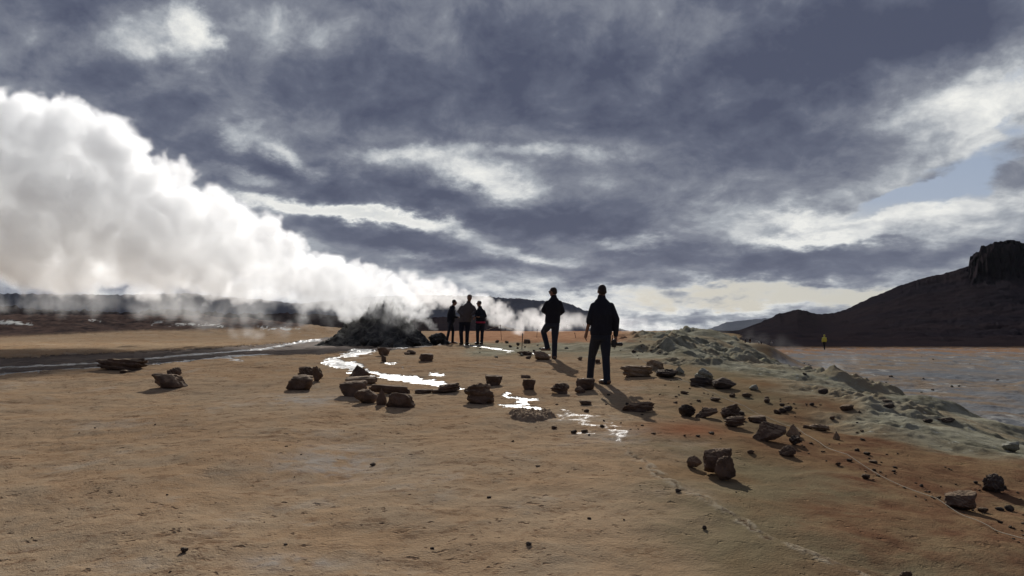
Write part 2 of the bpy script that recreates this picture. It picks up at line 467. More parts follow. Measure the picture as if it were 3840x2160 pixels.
def build_ground():
    a_in = np.radians(np.linspace(-39, 39, 1000))
    a_out = np.radians(np.concatenate([np.linspace(-180, -40, 36), ]))
    a_out2 = np.radians(np.linspace(40, 180, 36))[:-1]
    A = np.concatenate([a_out, a_in, a_out2])
    Rr = np.concatenate([[.02, .5, 1, 1.6, 2.3], np.geomspace(3, 9, 140), np.geomspace(9.05, 45, 560), np.geomspace(45.5, 170, 180), np.geomspace(175, 12000, 50)])
    nr, nc = len(Rr), len(A)
    RR, AA = np.meshgrid(Rr, A, indexing='ij')
    x = (RR * np.sin(AA)).ravel(); y = (RR * np.cos(AA)).ravel()
    z = Hz(x, y)
    # photo coordinates of every ground point (used once, to lay out mud, water and crust on the ground)
    yy = np.maximum(y, .5)
    zr = z - EYE
    cy = yy * math.cos(PITCH) + zr * math.sin(PITCH)
    cz = -yy * math.sin(PITCH) + zr * math.cos(PITCH)
    px = 1920 + F * x / cy; py = 1080 - F * cz / cy
    ok = y > 2
    sc_ = 26 / np.maximum(yy, 4)                    # ragged edges, in step with distance
    jx = fbm(x * 2.2, y * 2.2, 4, 51, .65) * 26 * sc_; jy = fbm(x * 2.2 + 40, y * 2.2, 4, 52, .65) * 7 * sc_
    qx, qy = px + jx, py + jy
    water = np.zeros(len(x)); mud = np.zeros(len(x)); damp = np.zeros(len(x))
    for p in WATER: water = np.maximum(water, in_poly(px + jx * .55, py + jy * .55, p))
    for p in MUD: mud = np.maximum(mud, in_poly(px + jx, py + jy * .6, p))
    for p in DAMP: damp = np.maximum(damp, in_poly(qx, qy, p))
    for pts, hw, st in LINES:
        dd = seg_dist(px + jx * .6, py + jy * .35, pts)
        water = np.maximum(water, st * sst(hw * 1.25, hw * .7, dd))
    holes = sst(.12, .3, fbm(x * 3.3, y * 1.5, 4, 61, .6))
    water = water * (1 - .3 * holes)
    damp = damp * sst(-.25, .25, fbm(x * 3, y * 2, 4, 62, .6))
    jc = fbm(x * 4, y * 4, 4, 53, .6)
    crack_d = seg_dist(px + jc * 14, py + fbm(x * 4, y * 4 + 30, 4, 54, .6) * 9, CRACK)
    crack = sst(7, 2, crack_d) * sst(-.35, .1, jc) * ok
    lip = sst(17, 3, crack_d + 12 * fbm(x * 5, y * 5, 3, 71)) * ok
    for a_ in (water, mud, damp):
        a_ *= ok
    # real relief: channels sit lower, the crack is a small step
    z = z - .05 * mud * sst(60, 30, y) - .012 * water - .012 * crack + .006 * lip
    z = z - .035 * sst(0, 60, (px - np.interp(py, [c[1] for c in CRACK], [c[0] for c in CRACK]))) * sst(1690, 1800, py) * ok * sst(900, 300, px - np.interp(py, [c[1] for c in CRACK], [c[0] for c in CRACK]))
    g = green_zone(x, y) * ok
    # pale mud on the flat behind the walkers
    pale = sst(1700, 1800, px + jx) * sst(2650, 2500, px) * sst(1268, 1280, py + jy) * sst(1346, 1324, py + jy - (px - 2100) * .04 * (px > 2100)) * ok
    g = np.maximum(g, pale * .9)
    xb = np.interp(y, XBY, XBX)
    plain = sst(-.6, 1.2, x - xb + fbm(x / 2, y / 2, 3, 81)) * ok
    ang = x / yy
    red = sst(.24, .42, ang + .06 * fbm(x / 1.5, y / 1.5, 4, 91)) * sst(3, 6, y) * (1 - g) * (1 - plain)
    redspot = np.exp(-((px - 2580) / 170) ** 2 - ((py - 1610) / 32) ** 2) * ok
    lava = sst(0, 14, np.interp(px, [-1500, 0, 500, 1100, 1250], [1290, 1270, 1247, 1236, 1200]) - py + jy * .8) * (px < 1300) * ok
    orange = sst(1290, 1278, py + jy) * sst(1600, 1680, px) * sst(2420, 2300, px) * (1 - plain) * (py > 1200) * ok
    salt = np.zeros(len(x))
    for pts, hw in (([(0, 1209), (60, 1207), (115, 1214)], 5), ([(560, 1212), (700, 1216), (830, 1221)], 3), ([(340, 1200), (380, 1202)], 2), ([(985, 1228), (1120, 1238)], 4)):
        salt = np.maximum(salt, sst(hw * 1.6, hw * .5, seg_dist(px + jx * 2, py + jy * 2, pts)) * sst(-.2, .1, fbm(x / 1.2, y / 2.5, 3, 98)))
    salt *= ok
    dust = np.zeros(len(x))
    for (cx_, cy_, rx_, ry_) in ((1250, 1740, 230, 60), (1150, 1500, 160, 22), (1040, 1487, 60, 7), (1090, 1497, 30, 5), (2350, 1640, 110, 30), (1100, 2110, 200, 30)):
        dust = np.maximum(dust, np.exp(-((px - cx_) / rx_) ** 2 - ((py - cy_) / ry_) ** 2) * sst(-.5, .3, fbm(x * 2.2, y * 2.2, 4, 97, .65)))
    dust *= ok
    me = grid_mesh('ground', np.stack([x, y, z], 1), nr, nc, wrap=True)
    def attr(name, a, b, c):
        at_ = me.attributes.new(name, 'FLOAT_VECTOR', 'POINT')
        at_.data.foreach_set('vector', np.stack([a, b, c], 1).astype(np.float32).ravel())
    attr('wet', water, mud, damp)
    attr('soil', g, plain, red)
    attr('tint', lava, orange, salt)
    attr('mark', crack, lip, redspot)
    attr('dust', dust, dust, dust)
    ob = bpy.data.objects.new('ground', me)
    link(ob)
    tag(ob, 'bare orange brown geothermal ground with pale mud and wet channels', None, kind='structure')
    me.materials.append(ground_mat())
    return ob

def ground_mat():
    m, k = new_mat('geothermal_ground')
    L = k.t.links
    def A(name):
        nd = k.n('ShaderNodeAttribute', attribute_name=name)
        s = k.n('ShaderNodeSeparateXYZ')
        L.new(nd.outputs['Vector'], s.inputs[0])
        return s.outputs
    water, mud, damp = A('wet')
    g, plain, red = A('soil')
    lava, orange, salt = A('tint')
    crack, lip, redspot = A('mark')
    dust = A('dust')[0]
    pos = k.n('ShaderNodeNewGeometry').outputs['Position']
    edge = k.m('SUBTRACT', k.noise(k.vm('MULTIPLY', pos, (1, .5, 1)), 11, 5, .65), .5)
    wraw = water
    water = k.rng(k.m('MULTIPLY_ADD', edge, .55, water), .34, .66)
    water = k.m('MULTIPLY', water, k.rng(wraw, .02, .2))
    mud = k.rng(k.m('MULTIPLY_ADD', edge, .8, mud), .3, .7)
    big = k.noise(pos, .35, 5, .6, .5)
    mid = k.noise(pos, 1.6, 6, .62, .4)
    fine = k.noise(pos, 9, 5, .65)
    grit = k.noise(pos, 55, 3, .7)
    dry = k.mix(k.rng(big, .35, .65), (.385, .28, .18), (.36, .24, .142))
    dry = k.mix(k.m('MULTIPLY', k.rng(mid, .45, .68), .6), dry, (.33, .26, .18))
    dry = k.mix(k.m('MULTIPLY', k.rng(fine, .55, .75), .45), dry, (.24, .145, .08))
    dash = k.noise(k.vm('MULTIPLY', pos, (.75, 1.5, 1)), 2.4, 6, .74)
    dry = k.mix(k.m('MULTIPLY', k.rng(dash, .565, .63), .62), dry, (.17, .105, .065))
    # pinholes and trampled pits, the shade inside them painted as dark colour
    vo = k.n('ShaderNodeTexVoronoi'); vo.inputs['Scale'].default_value = 5.5
    k.put(vo.inputs['Vector'], k.vm('ADD', pos, k.vm('SCALE', k.noise(pos, 6, 3, .6, out='Color'), None, .35)))
    pits = k.m('MULTIPLY', k.rng(vo.outputs['Distance'], .24, .08), k.rng(k.noise(pos, 2.1, 3, .6), .42, .56))
    dry = k.mix(k.m('MULTIPLY', pits, .8), dry, (.10, .06, .04))
    v2 = k.n('ShaderNodeTexVoronoi'); v2.inputs['Scale'].default_value = 15
    k.put(v2.inputs['Vector'], k.vm('ADD', k.vm('MULTIPLY', pos, (.8, 1.0, 1.0)), k.vm('SCALE', k.noise(pos, 14, 3, .6, out='Color'), None, .12)))
    chips = k.m('MULTIPLY', k.rng(v2.outputs['Distance'], .27, .10), k.rng(k.noise(pos, 1.3, 4, .65), .40, .55))
    dry = k.mix(k.m('MULTIPLY', chips, .8), dry, (.09, .055, .04))
    dry = k.mix(k.m('MULTIPLY', k.rng(grit, .54, .66), .30), dry, (.50, .40, .29))
    dry = k.mix(k.m('MULTIPLY', k.rng(k.noise(pos, 4.3, 6, .78), .54, .64), .62), dry, (.18, .105, .062))
    dry = k.mix(k.m('MULTIPLY', k.rng(k.noise(k.vm('ADD', pos, (5, 9, 0)), .8, 6, .7), .56, .66), .5), dry, (.42, .35, .27))
    dry = k.mix(k.m('MULTIPLY', dust, k.rng(fine, .35, .65, .35, .8)), dry, (.40, .37, .33))
    redc = k.mix(k.rng(mid, .4, .65), (.21, .12, .07), (.16, .085, .05))
    redc = k.mix(k.m('MULTIPLY', k.rng(fine, .5, .7), .5), redc, (.10, .065, .045))
    olive = k.mix(k.rng(big, .4, .6), (.205, .165, .10), (.235, .155, .085))
    # near sand goes olive on the right of the crack
    sp = k.n('ShaderNodeSeparateXYZ'); L.new(pos, sp.inputs[0])
    ang = k.m('DIVIDE', sp.outputs[0], k.m('MAXIMUM', sp.outputs[1], 1.0))
    c = k.mix(k.rng(k.m('MULTIPLY_ADD', k.m('SUBTRACT', mid, .5), .25, ang), .08, .30), dry, olive)
    c = k.mix(k.m('MULTIPLY', red, k.rng(k.m('ADD', mid, k.m('MULTIPLY', fine, .3)), .45, .8)), c, redc)
    c = k.mix(k.m('MULTIPLY', redspot, .8), c, (.22, .085, .045))
    green = k.mix(k.rng(mid, .38, .62), (.35, .33, .245), (.20, .185, .13))
    green = k.mix(k.m('MULTIPLY', k.rng(big, .46, .62), .85), green, (.30, .235, .15))
    green = k.mix(k.rng(fine, .58, .72), green, (.46, .46, .38))
    green = k.mix(k.m('MULTIPLY', k.rng(k.noise(pos, 2.7, 5, .65, 1.0), .60, .72), .6), green, (.42, .41, .22))
    c = k.mix(g, c, green)
    st = k.vm('MULTIPLY', pos, (.75, .32, 1.0))
    s1 = k.noise(st, .45, 7, .68, .9)
    s2 = k.noise(k.vm('ADD', st, (9, 3, 0)), 1.3, 5, .65, .5)
    pl = k.mix(k.rng(s1, .42, .58), (.21, .215, .22), (.26, .20, .145))
    pl = k.mix(k.rng(s2, .55, .70), pl, (.13, .135, .14))
    pl = k.mix(k.m('MULTIPLY', k.rng(sp.outputs[1], 62, 92), k.rng(s1, .36, .56)), pl, (.30, .17, .095))
    pl = k.mix(k.m('MULTIPLY', k.rng(fine, .52, .68), .5), pl, (.08, .075, .07))
    pl = k.mix(k.m('MULTIPLY', k.rng(k.noise(st, .12, 4, .6), .52, .62), .6), pl, (.17, .18, .19))
    pl = k.mix(k.m('MULTIPLY', k.rng(k.noise(st, .9, 6, .72), .57, .66), .8), pl, (.44, .43, .39))
    c = k.mix(plain, c, pl)
    farc = k.mix(k.rng(k.m('MULTIPLY_ADD', k.m('SUBTRACT', big, .5), 130, sp.outputs[1]), 95, 150), c, (.045, .030, .022))
    c = k.mix(plain, c, farc)
    c = k.mix(orange, c, k.mix(k.rng(mid, .4, .6), (.46, .27, .16), (.38, .205, .12)))
    lv = k.mix(k.rng(k.noise(pos, .9, 6, .7), .4, .62), (.11, .075, .062), (.052, .042, .04))
    c = k.mix(lava, c, lv)
    c = k.mix(salt, c, (.6, .6, .56))
    c = k.mix(k.m('MULTIPLY', k.m('MULTIPLY', lip, k.rng(fine, .38, .56)), .65), c, (.42, .36, .27))
    c = k.mix(k.m('MULTIPLY', crack, k.rng(fine, .40, .55)), c, (.10, .065, .04))
    mudc = k.mix(k.rng(mid, .4, .65), (.12, .095, .08), (.18, .135, .105))
    c = k.mix(k.m('MULTIPLY', mud, .95), c, mudc)
    c = k.mix(k.m('MULTIPLY', damp, .35), c, (.30, .24, .19))
    c = k.mix(water, c, (.10, .09, .08))
    c = k.mix(k.m('MULTIPLY', k.rng(grit, .6, .75), .22), c, (.10, .07, .05))
    k.put(k.bsdf.inputs['Base Color'], c)
    rough = k.m('MULTIPLY_ADD', mud, -.12, .95)
    dw = k.m('MULTIPLY', damp, k.rng(fine, .42, .55))
    rough = k.mix(dw, rough, .36, 'FLOAT')
    rough = k.mix(water, rough, k.m('MULTIPLY_ADD', fine, .35, .22), 'FLOAT')
    k.put(k.bsdf.inputs['Roughness'], rough)
    spec = k.m('MULTIPLY_ADD', k.m('MAXIMUM', water, k.m('MAXIMUM', k.m('MULTIPLY', mud, .06), k.m('MULTIPLY', dw, .5))), .34, 0.0)
    k.put(k.bsdf.inputs['Specular IOR Level'], spec)
    dryness = k.m('SUBTRACT', 1.0, water)
    h = k.m('MULTIPLY_ADD', fine, .42, k.m('MULTIPLY', grit, .34))
    h = k.m('SUBTRACT', k.m('MULTIPLY_ADD', mid, .8, h), k.m('MULTIPLY_ADD', pits, .5, k.m('MULTIPLY', chips, .22)))
    h = k.m('MULTIPLY', h, k.m('MULTIPLY_ADD', dryness, .9, .1))
    bump(k, h, .75, .05)
    return m

build_ground()

# ------------------------------------------------------------------ hills
def hill(name, prof, dist, base_d, base_z, mat, label, smooth=None, rough=.0, gully=.0, back=1.5, nd=90, sil=0, na=400, conc=1.7):
    px = np.array([p[0] for p in prof], float); py = np.array([p[1] for p in prof], float)
    xs = np.linspace(px[0], px[-1], na)
    yr = np.interp(xs, px, py)
    v = np.array([ray(a, b)[:] for a, b in zip(xs, yr)])
    tx = v[:, 0] / v[:, 1]; tz = v[:, 2] / v[:, 1]
    top = tz * dist + EYE
    top = top + sil * fbm(xs / 22, xs * 0, 4, 5, .6) * np.clip((top - base_z) / (.25 * np.ptp(top) + 1e-3), 0, 1)
    low = top
    if smooth:      # the body of the hill; the crag only stands on its crest
        ys = np.interp(xs, [p[0] for p in smooth], [p[1] for p in smooth])
        v2 = np.array([ray(a, b)[:] for a, b in zip(xs, ys)])
        low = v2[:, 2] / v2[:, 1] * dist + EYE
    rows = []
    t = np.concatenate([np.linspace(0, 1, nd), np.linspace(1.03, back + 1, 16)])
    for ti in t:
        d = base_d + (dist - base_d) * min(ti, 1) + max(0, ti - 1) * dist * .5
        Yv = np.full(na, d)
        if smooth and ti > .85:
            Yv = Yv + (12 * fbm(xs / 18, xs * 0 + ti * 30, 4, 44, .6) + 9 * fbm(xs / 50, xs * 0 + ti * 9, 3, 45)) * min(1, (ti - .85) * 12) * np.clip((top - low) / 6, .06, 1)
        X = tx * Yv
        if ti <= 1:
            f = ti ** conc
            cr = sst(.90, .965, ti + .02 * fbm(xs / 30, xs * 0 + 3, 3, 6))
            tp = low * (1 - cr) + top * cr
            z = base_z + (tp - base_z) * f
            amp = (top - base_z) * ti * (1 - ti) * 2
            z = z + amp * gully * fbm(X / dist * 22 + Yv / dist * 5, Yv / dist * 16, 5, 7, .55, True)
            z = z + rough * fbm(X / dist * 60, Yv / dist * 60, 4, 9) * (0 if ti > .985 else 1) * min(1, ti * 5)
        else:
            z = top - (top - base_z) * sst(1, back + 1, np.full(na, ti)) - .4
        rows.append(np.stack([X, Yv, z], 1))
    V = np.concatenate(rows)
    me = grid_mesh(name, V, len(t), na)
    me.materials.append(mat)
    ob = link(bpy.data.objects.new(name, me))
    tag(ob, label, None, kind='structure')
    return ob

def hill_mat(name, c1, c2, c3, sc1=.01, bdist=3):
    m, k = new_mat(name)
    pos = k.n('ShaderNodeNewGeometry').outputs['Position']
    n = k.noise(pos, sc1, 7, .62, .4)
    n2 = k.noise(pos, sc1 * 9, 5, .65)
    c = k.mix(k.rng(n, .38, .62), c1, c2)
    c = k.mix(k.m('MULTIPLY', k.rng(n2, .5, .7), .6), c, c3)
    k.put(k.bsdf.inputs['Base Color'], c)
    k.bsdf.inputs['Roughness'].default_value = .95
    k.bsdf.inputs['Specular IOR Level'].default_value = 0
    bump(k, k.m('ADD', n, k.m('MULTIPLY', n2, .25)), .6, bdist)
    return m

RIDGE = [(2560, 1241), (2700, 1241), (2764, 1240), (2800, 1228), (2831, 1216), (2860, 1205), (2889, 1194), (2910, 1180), (2925, 1174), (2937, 1174), (2965, 1166), (2990, 1160), (3010, 1163),
         (3033, 1170), (3060, 1176), (3081, 1178), (3130, 1173), (3178, 1158), (3226, 1134), (3274, 1112), (3322, 1094), (3370, 1072), (3418, 1057),
         (3466, 1041), (3534, 1027), (3592, 1011), (3632, 997), (3636, 966), (3650, 953), (3673, 941), (3679, 922), (3712, 917), (3746, 905),
         (3789, 898), (3823, 905), (3870, 925), (4000, 935), (4200, 985), (4500, 1080), (4900, 1180), (5200, 1238)]
mt = hill_mat('dark_scree', (.018, .015, .019), (.024, .018, .020), (.013, .012, .015), .012)
hill('mountain', RIDGE, 720, 150, -1.6, mt, 'dark brown scree mountain with a rocky crag on its top', rough=1.0, gully=.05, nd=190, sil=.6, na=900, conc=3.2,
     smooth=[(2560, 1241)] + [p for p in RIDGE if 2600 < p[0] < 3600] + [(3640, 998), (3700, 985), (3789, 972), (3870, 972), (4000, 985), (4200, 1020), (4500, 1100), (4900, 1190), (5200, 1238)])
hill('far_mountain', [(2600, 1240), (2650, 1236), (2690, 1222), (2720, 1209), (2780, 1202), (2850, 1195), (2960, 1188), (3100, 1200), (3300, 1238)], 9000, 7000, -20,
     hill_mat('haze_tinted_rock', (.05, .06, .08), (.07, .08, .10), (.045, .055, .07), .0008, 60), 'blue hazy mountain far off behind the dark scree mountain', sil=6, gully=.1)  # bluish rock colour stands in for part of the distant haze
hill('low_hill', [(2440, 1241), (2500, 1239), (2560, 1235), (2600, 1231), (2625, 1232), (2660, 1238), (2720, 1240), (2800, 1241)], 1500, 900, -4, mt,
     'low dark hill at the horizon right of the standing men', sil=.5)
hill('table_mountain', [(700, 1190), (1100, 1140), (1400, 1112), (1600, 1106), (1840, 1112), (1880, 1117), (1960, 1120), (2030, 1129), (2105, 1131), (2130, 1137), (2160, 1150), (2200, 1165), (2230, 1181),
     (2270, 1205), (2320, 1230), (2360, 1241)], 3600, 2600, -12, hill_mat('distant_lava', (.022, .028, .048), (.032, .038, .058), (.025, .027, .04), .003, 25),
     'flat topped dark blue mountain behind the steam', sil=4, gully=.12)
hill('near_hill', [(1450, 1200), (1640, 1189), (1780, 1186), (1830, 1192), (1870, 1210), (1905, 1226), (1960, 1239), (1990, 1242)], 620, 400, -1, mt,
     'low dark hill behind the group of three people', sil=.5, gully=.1)
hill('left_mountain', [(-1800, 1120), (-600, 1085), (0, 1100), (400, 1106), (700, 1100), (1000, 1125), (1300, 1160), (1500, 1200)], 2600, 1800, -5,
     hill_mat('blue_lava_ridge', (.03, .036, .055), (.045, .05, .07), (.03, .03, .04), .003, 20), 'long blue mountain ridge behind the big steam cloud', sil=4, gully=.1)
hill('lava_ridge', [(-1500, 1120), (-500, 1142), (0, 1147), (150, 1160), (300, 1168), (520, 1172), (640, 1160), (760, 1172), (900, 1180), (1100, 1176), (1280, 1186), (1480, 1200), (1600, 1205)],
     420, 190, 1.0, hill_mat('black_lava', (.022, .018, .02), (.035, .027, .026), (.014, .013, .015), .05, 2), 'black lava ridge at the back of the plain on the left', rough=1.2, gully=.25, sil=.9)

# ------------------------------------------------------------------ rocks
ICO = {}
def ico(sub):
    if sub not in ICO:
        import bmesh
        bm = bmesh.new()
        bmesh.ops.create_icosphere(bm, subdivisions=sub, radius=1)
        ICO[sub] = (np.array([v.co[:] for v in bm.verts]), [tuple(v.index for v in f.verts) for f in bm.faces])
        bm.free()
    return ICO[sub]

def noise3(P, s):
    return (vnoise(P[:, 0] + P[:, 2] * .7, P[:, 1] - P[:, 2] * .4, s) + vnoise(P[:, 1] + 5.3, P[:, 2] + P[:, 0] * .5, s + 3) + vnoise(P[:, 2] + 9.1, P[:, 0] - P[:, 1] * .3, s + 7)) / 1.6

def rock_verts(seed, style='block', sub=4):
    rg = np.random.default_rng(seed)
    D, Fc = ico(sub)
    rad = np.full(len(D), 1.35)
    def cut(n, o):
        n = np.array(n, float); n /= np.linalg.norm(n)
        dt = D @ n
        with np.errstate(divide='ignore', invalid='ignore'):
            r = np.where(dt > .02, o / np.maximum(dt, .02), 9)
        return r
    cuts = []
    if style in ('block', 'slab', 'layered', 'bowl'):
        for ax in range(3):
            for sg in (-1, 1):
                n = np.zeros(3); n[ax] = sg
                n += rg.normal(size=3) * (.16 if style != 'bowl' else .1)
                cuts.append(cut(n, rg.uniform(.82, .98)))
        for _ in range(7):
            cuts.append(cut(rg.normal(size=3), rg.uniform(.92, 1.12)))
    elif style == 'pyramid':
        for a in np.linspace(0, 2 * PI, 5)[:-1] + rg.uniform(0, 1):
            cuts.append(cut((math.cos(a), math.sin(a), rg.uniform(.55, .9)), rg.uniform(.50, .66)))
        cuts.append(cut((0, 0, -1), .85))
        for _ in range(4):
            cuts.append(cut(rg.normal(size=3), rg.uniform(.9, 1.1)))
    else:  # lump
        for _ in range(16):
            cuts.append(cut(rg.normal(size=3), rg.uniform(.72, 1.0)))
    Cc = np.array(cuts + [rad])
    pw = 44.0
    r = (np.sum(Cc ** -pw, 0)) ** (-1 / pw)
    P = D * r[:, None]
    if style == 'bowl':
        P[:, :2] *= (1 + .18 * P[:, 2:3])
        top = P[:, 2] > .5
        P[top, 2] -= .25 * (1 - np.minimum(1, np.hypot(P[top, 0], P[top, 1]) / .9))
    d = .11 * noise3(P * 1.7, seed % 97) + .075 * noise3(P * 4.1, seed % 89 + 5) + .045 * noise3(P * 9.5, seed % 83 + 9)
    if style == 'crag':
        d = d * 2.0 + .10 * (.4 - np.abs(noise3(P * 2.6, seed % 71)))
    if style == 'layered':
        tilt = P[:, 2] + .35 * P[:, 0]
        d = d + .09 * np.sign(np.sin(tilt * 9 + 2 * noise3(P * 1.5, seed % 61))) * (np.abs(D[:, 2]) < .95)
    P = P + D * d[:, None]
    P /= np.array([np.ptp(P[:, 0]) / 2, np.ptp(P[:, 1]) / 2, np.ptp(P[:, 2]) / 2])
    return P, Fc

def mesh_from(name, V, Fc, mat, smooth=True, angle=40):
    me = bpy.data.meshes.new(name)
    me.from_pydata([tuple(v) for v in V], [], Fc)
    me.update()
    if smooth:
        me.polygons.foreach_set('use_smooth', np.ones(len(me.polygons), bool))
        me.set_sharp_from_angle(angle=R(angle)) if hasattr(me, 'set_sharp_from_angle') else None
    me.materials.append(mat)
    return me

def rock(x0, x1, y0, y1, label, style='block', mat='rock', seed=None, name='boulder', depth=.8, tilt=0, sink=.12, rot=None, dz=0, dback=0, sub=4, cat='rock', group=None):
    """a rock whose front base touches the ground at photo row y1, x0..x1 wide and y1-y0 tall"""
    rg = random.Random(seed if seed is not None else int(x0 * 7 + y0))
    bx = (x0 + x1) / 2
    p = hit(bx, y1)
    w = (x1 - x0) / F * p.y; h = (y1 - y0) / F * p.y
    dp = w * depth
    V, Fc = rock_verts(int(x0 * 13 + y0), style, sub)
    a = R(tilt)
    rx = V[:, 0] * math.cos(a) - V[:, 2] * math.sin(a) * (h / w)
    rz = V[:, 0] * math.sin(a) * (w / h) + V[:, 2] * math.cos(a)
    rx /= np.ptp(rx) / 2; rz = (rz - rz.min()) / np.ptp(rz)
    H = h * (1 + sink)
    P = np.stack([rx * w / 2, V[:, 1] * dp / 2, rz * H - h * sink], 1)
    me = mesh_from(name, P, Fc, M[mat])
    ob = link(bpy.data.objects.new(name, me))
    cy_ = p.y + dp * .42 + dback
    cx = p.x * cy_ / p.y
    g = min(p.z, hz(cx, cy_) + .02)
    ob.location = (cx, cy_, g + dz)
    tag(ob, label, cat, group)
    return ob

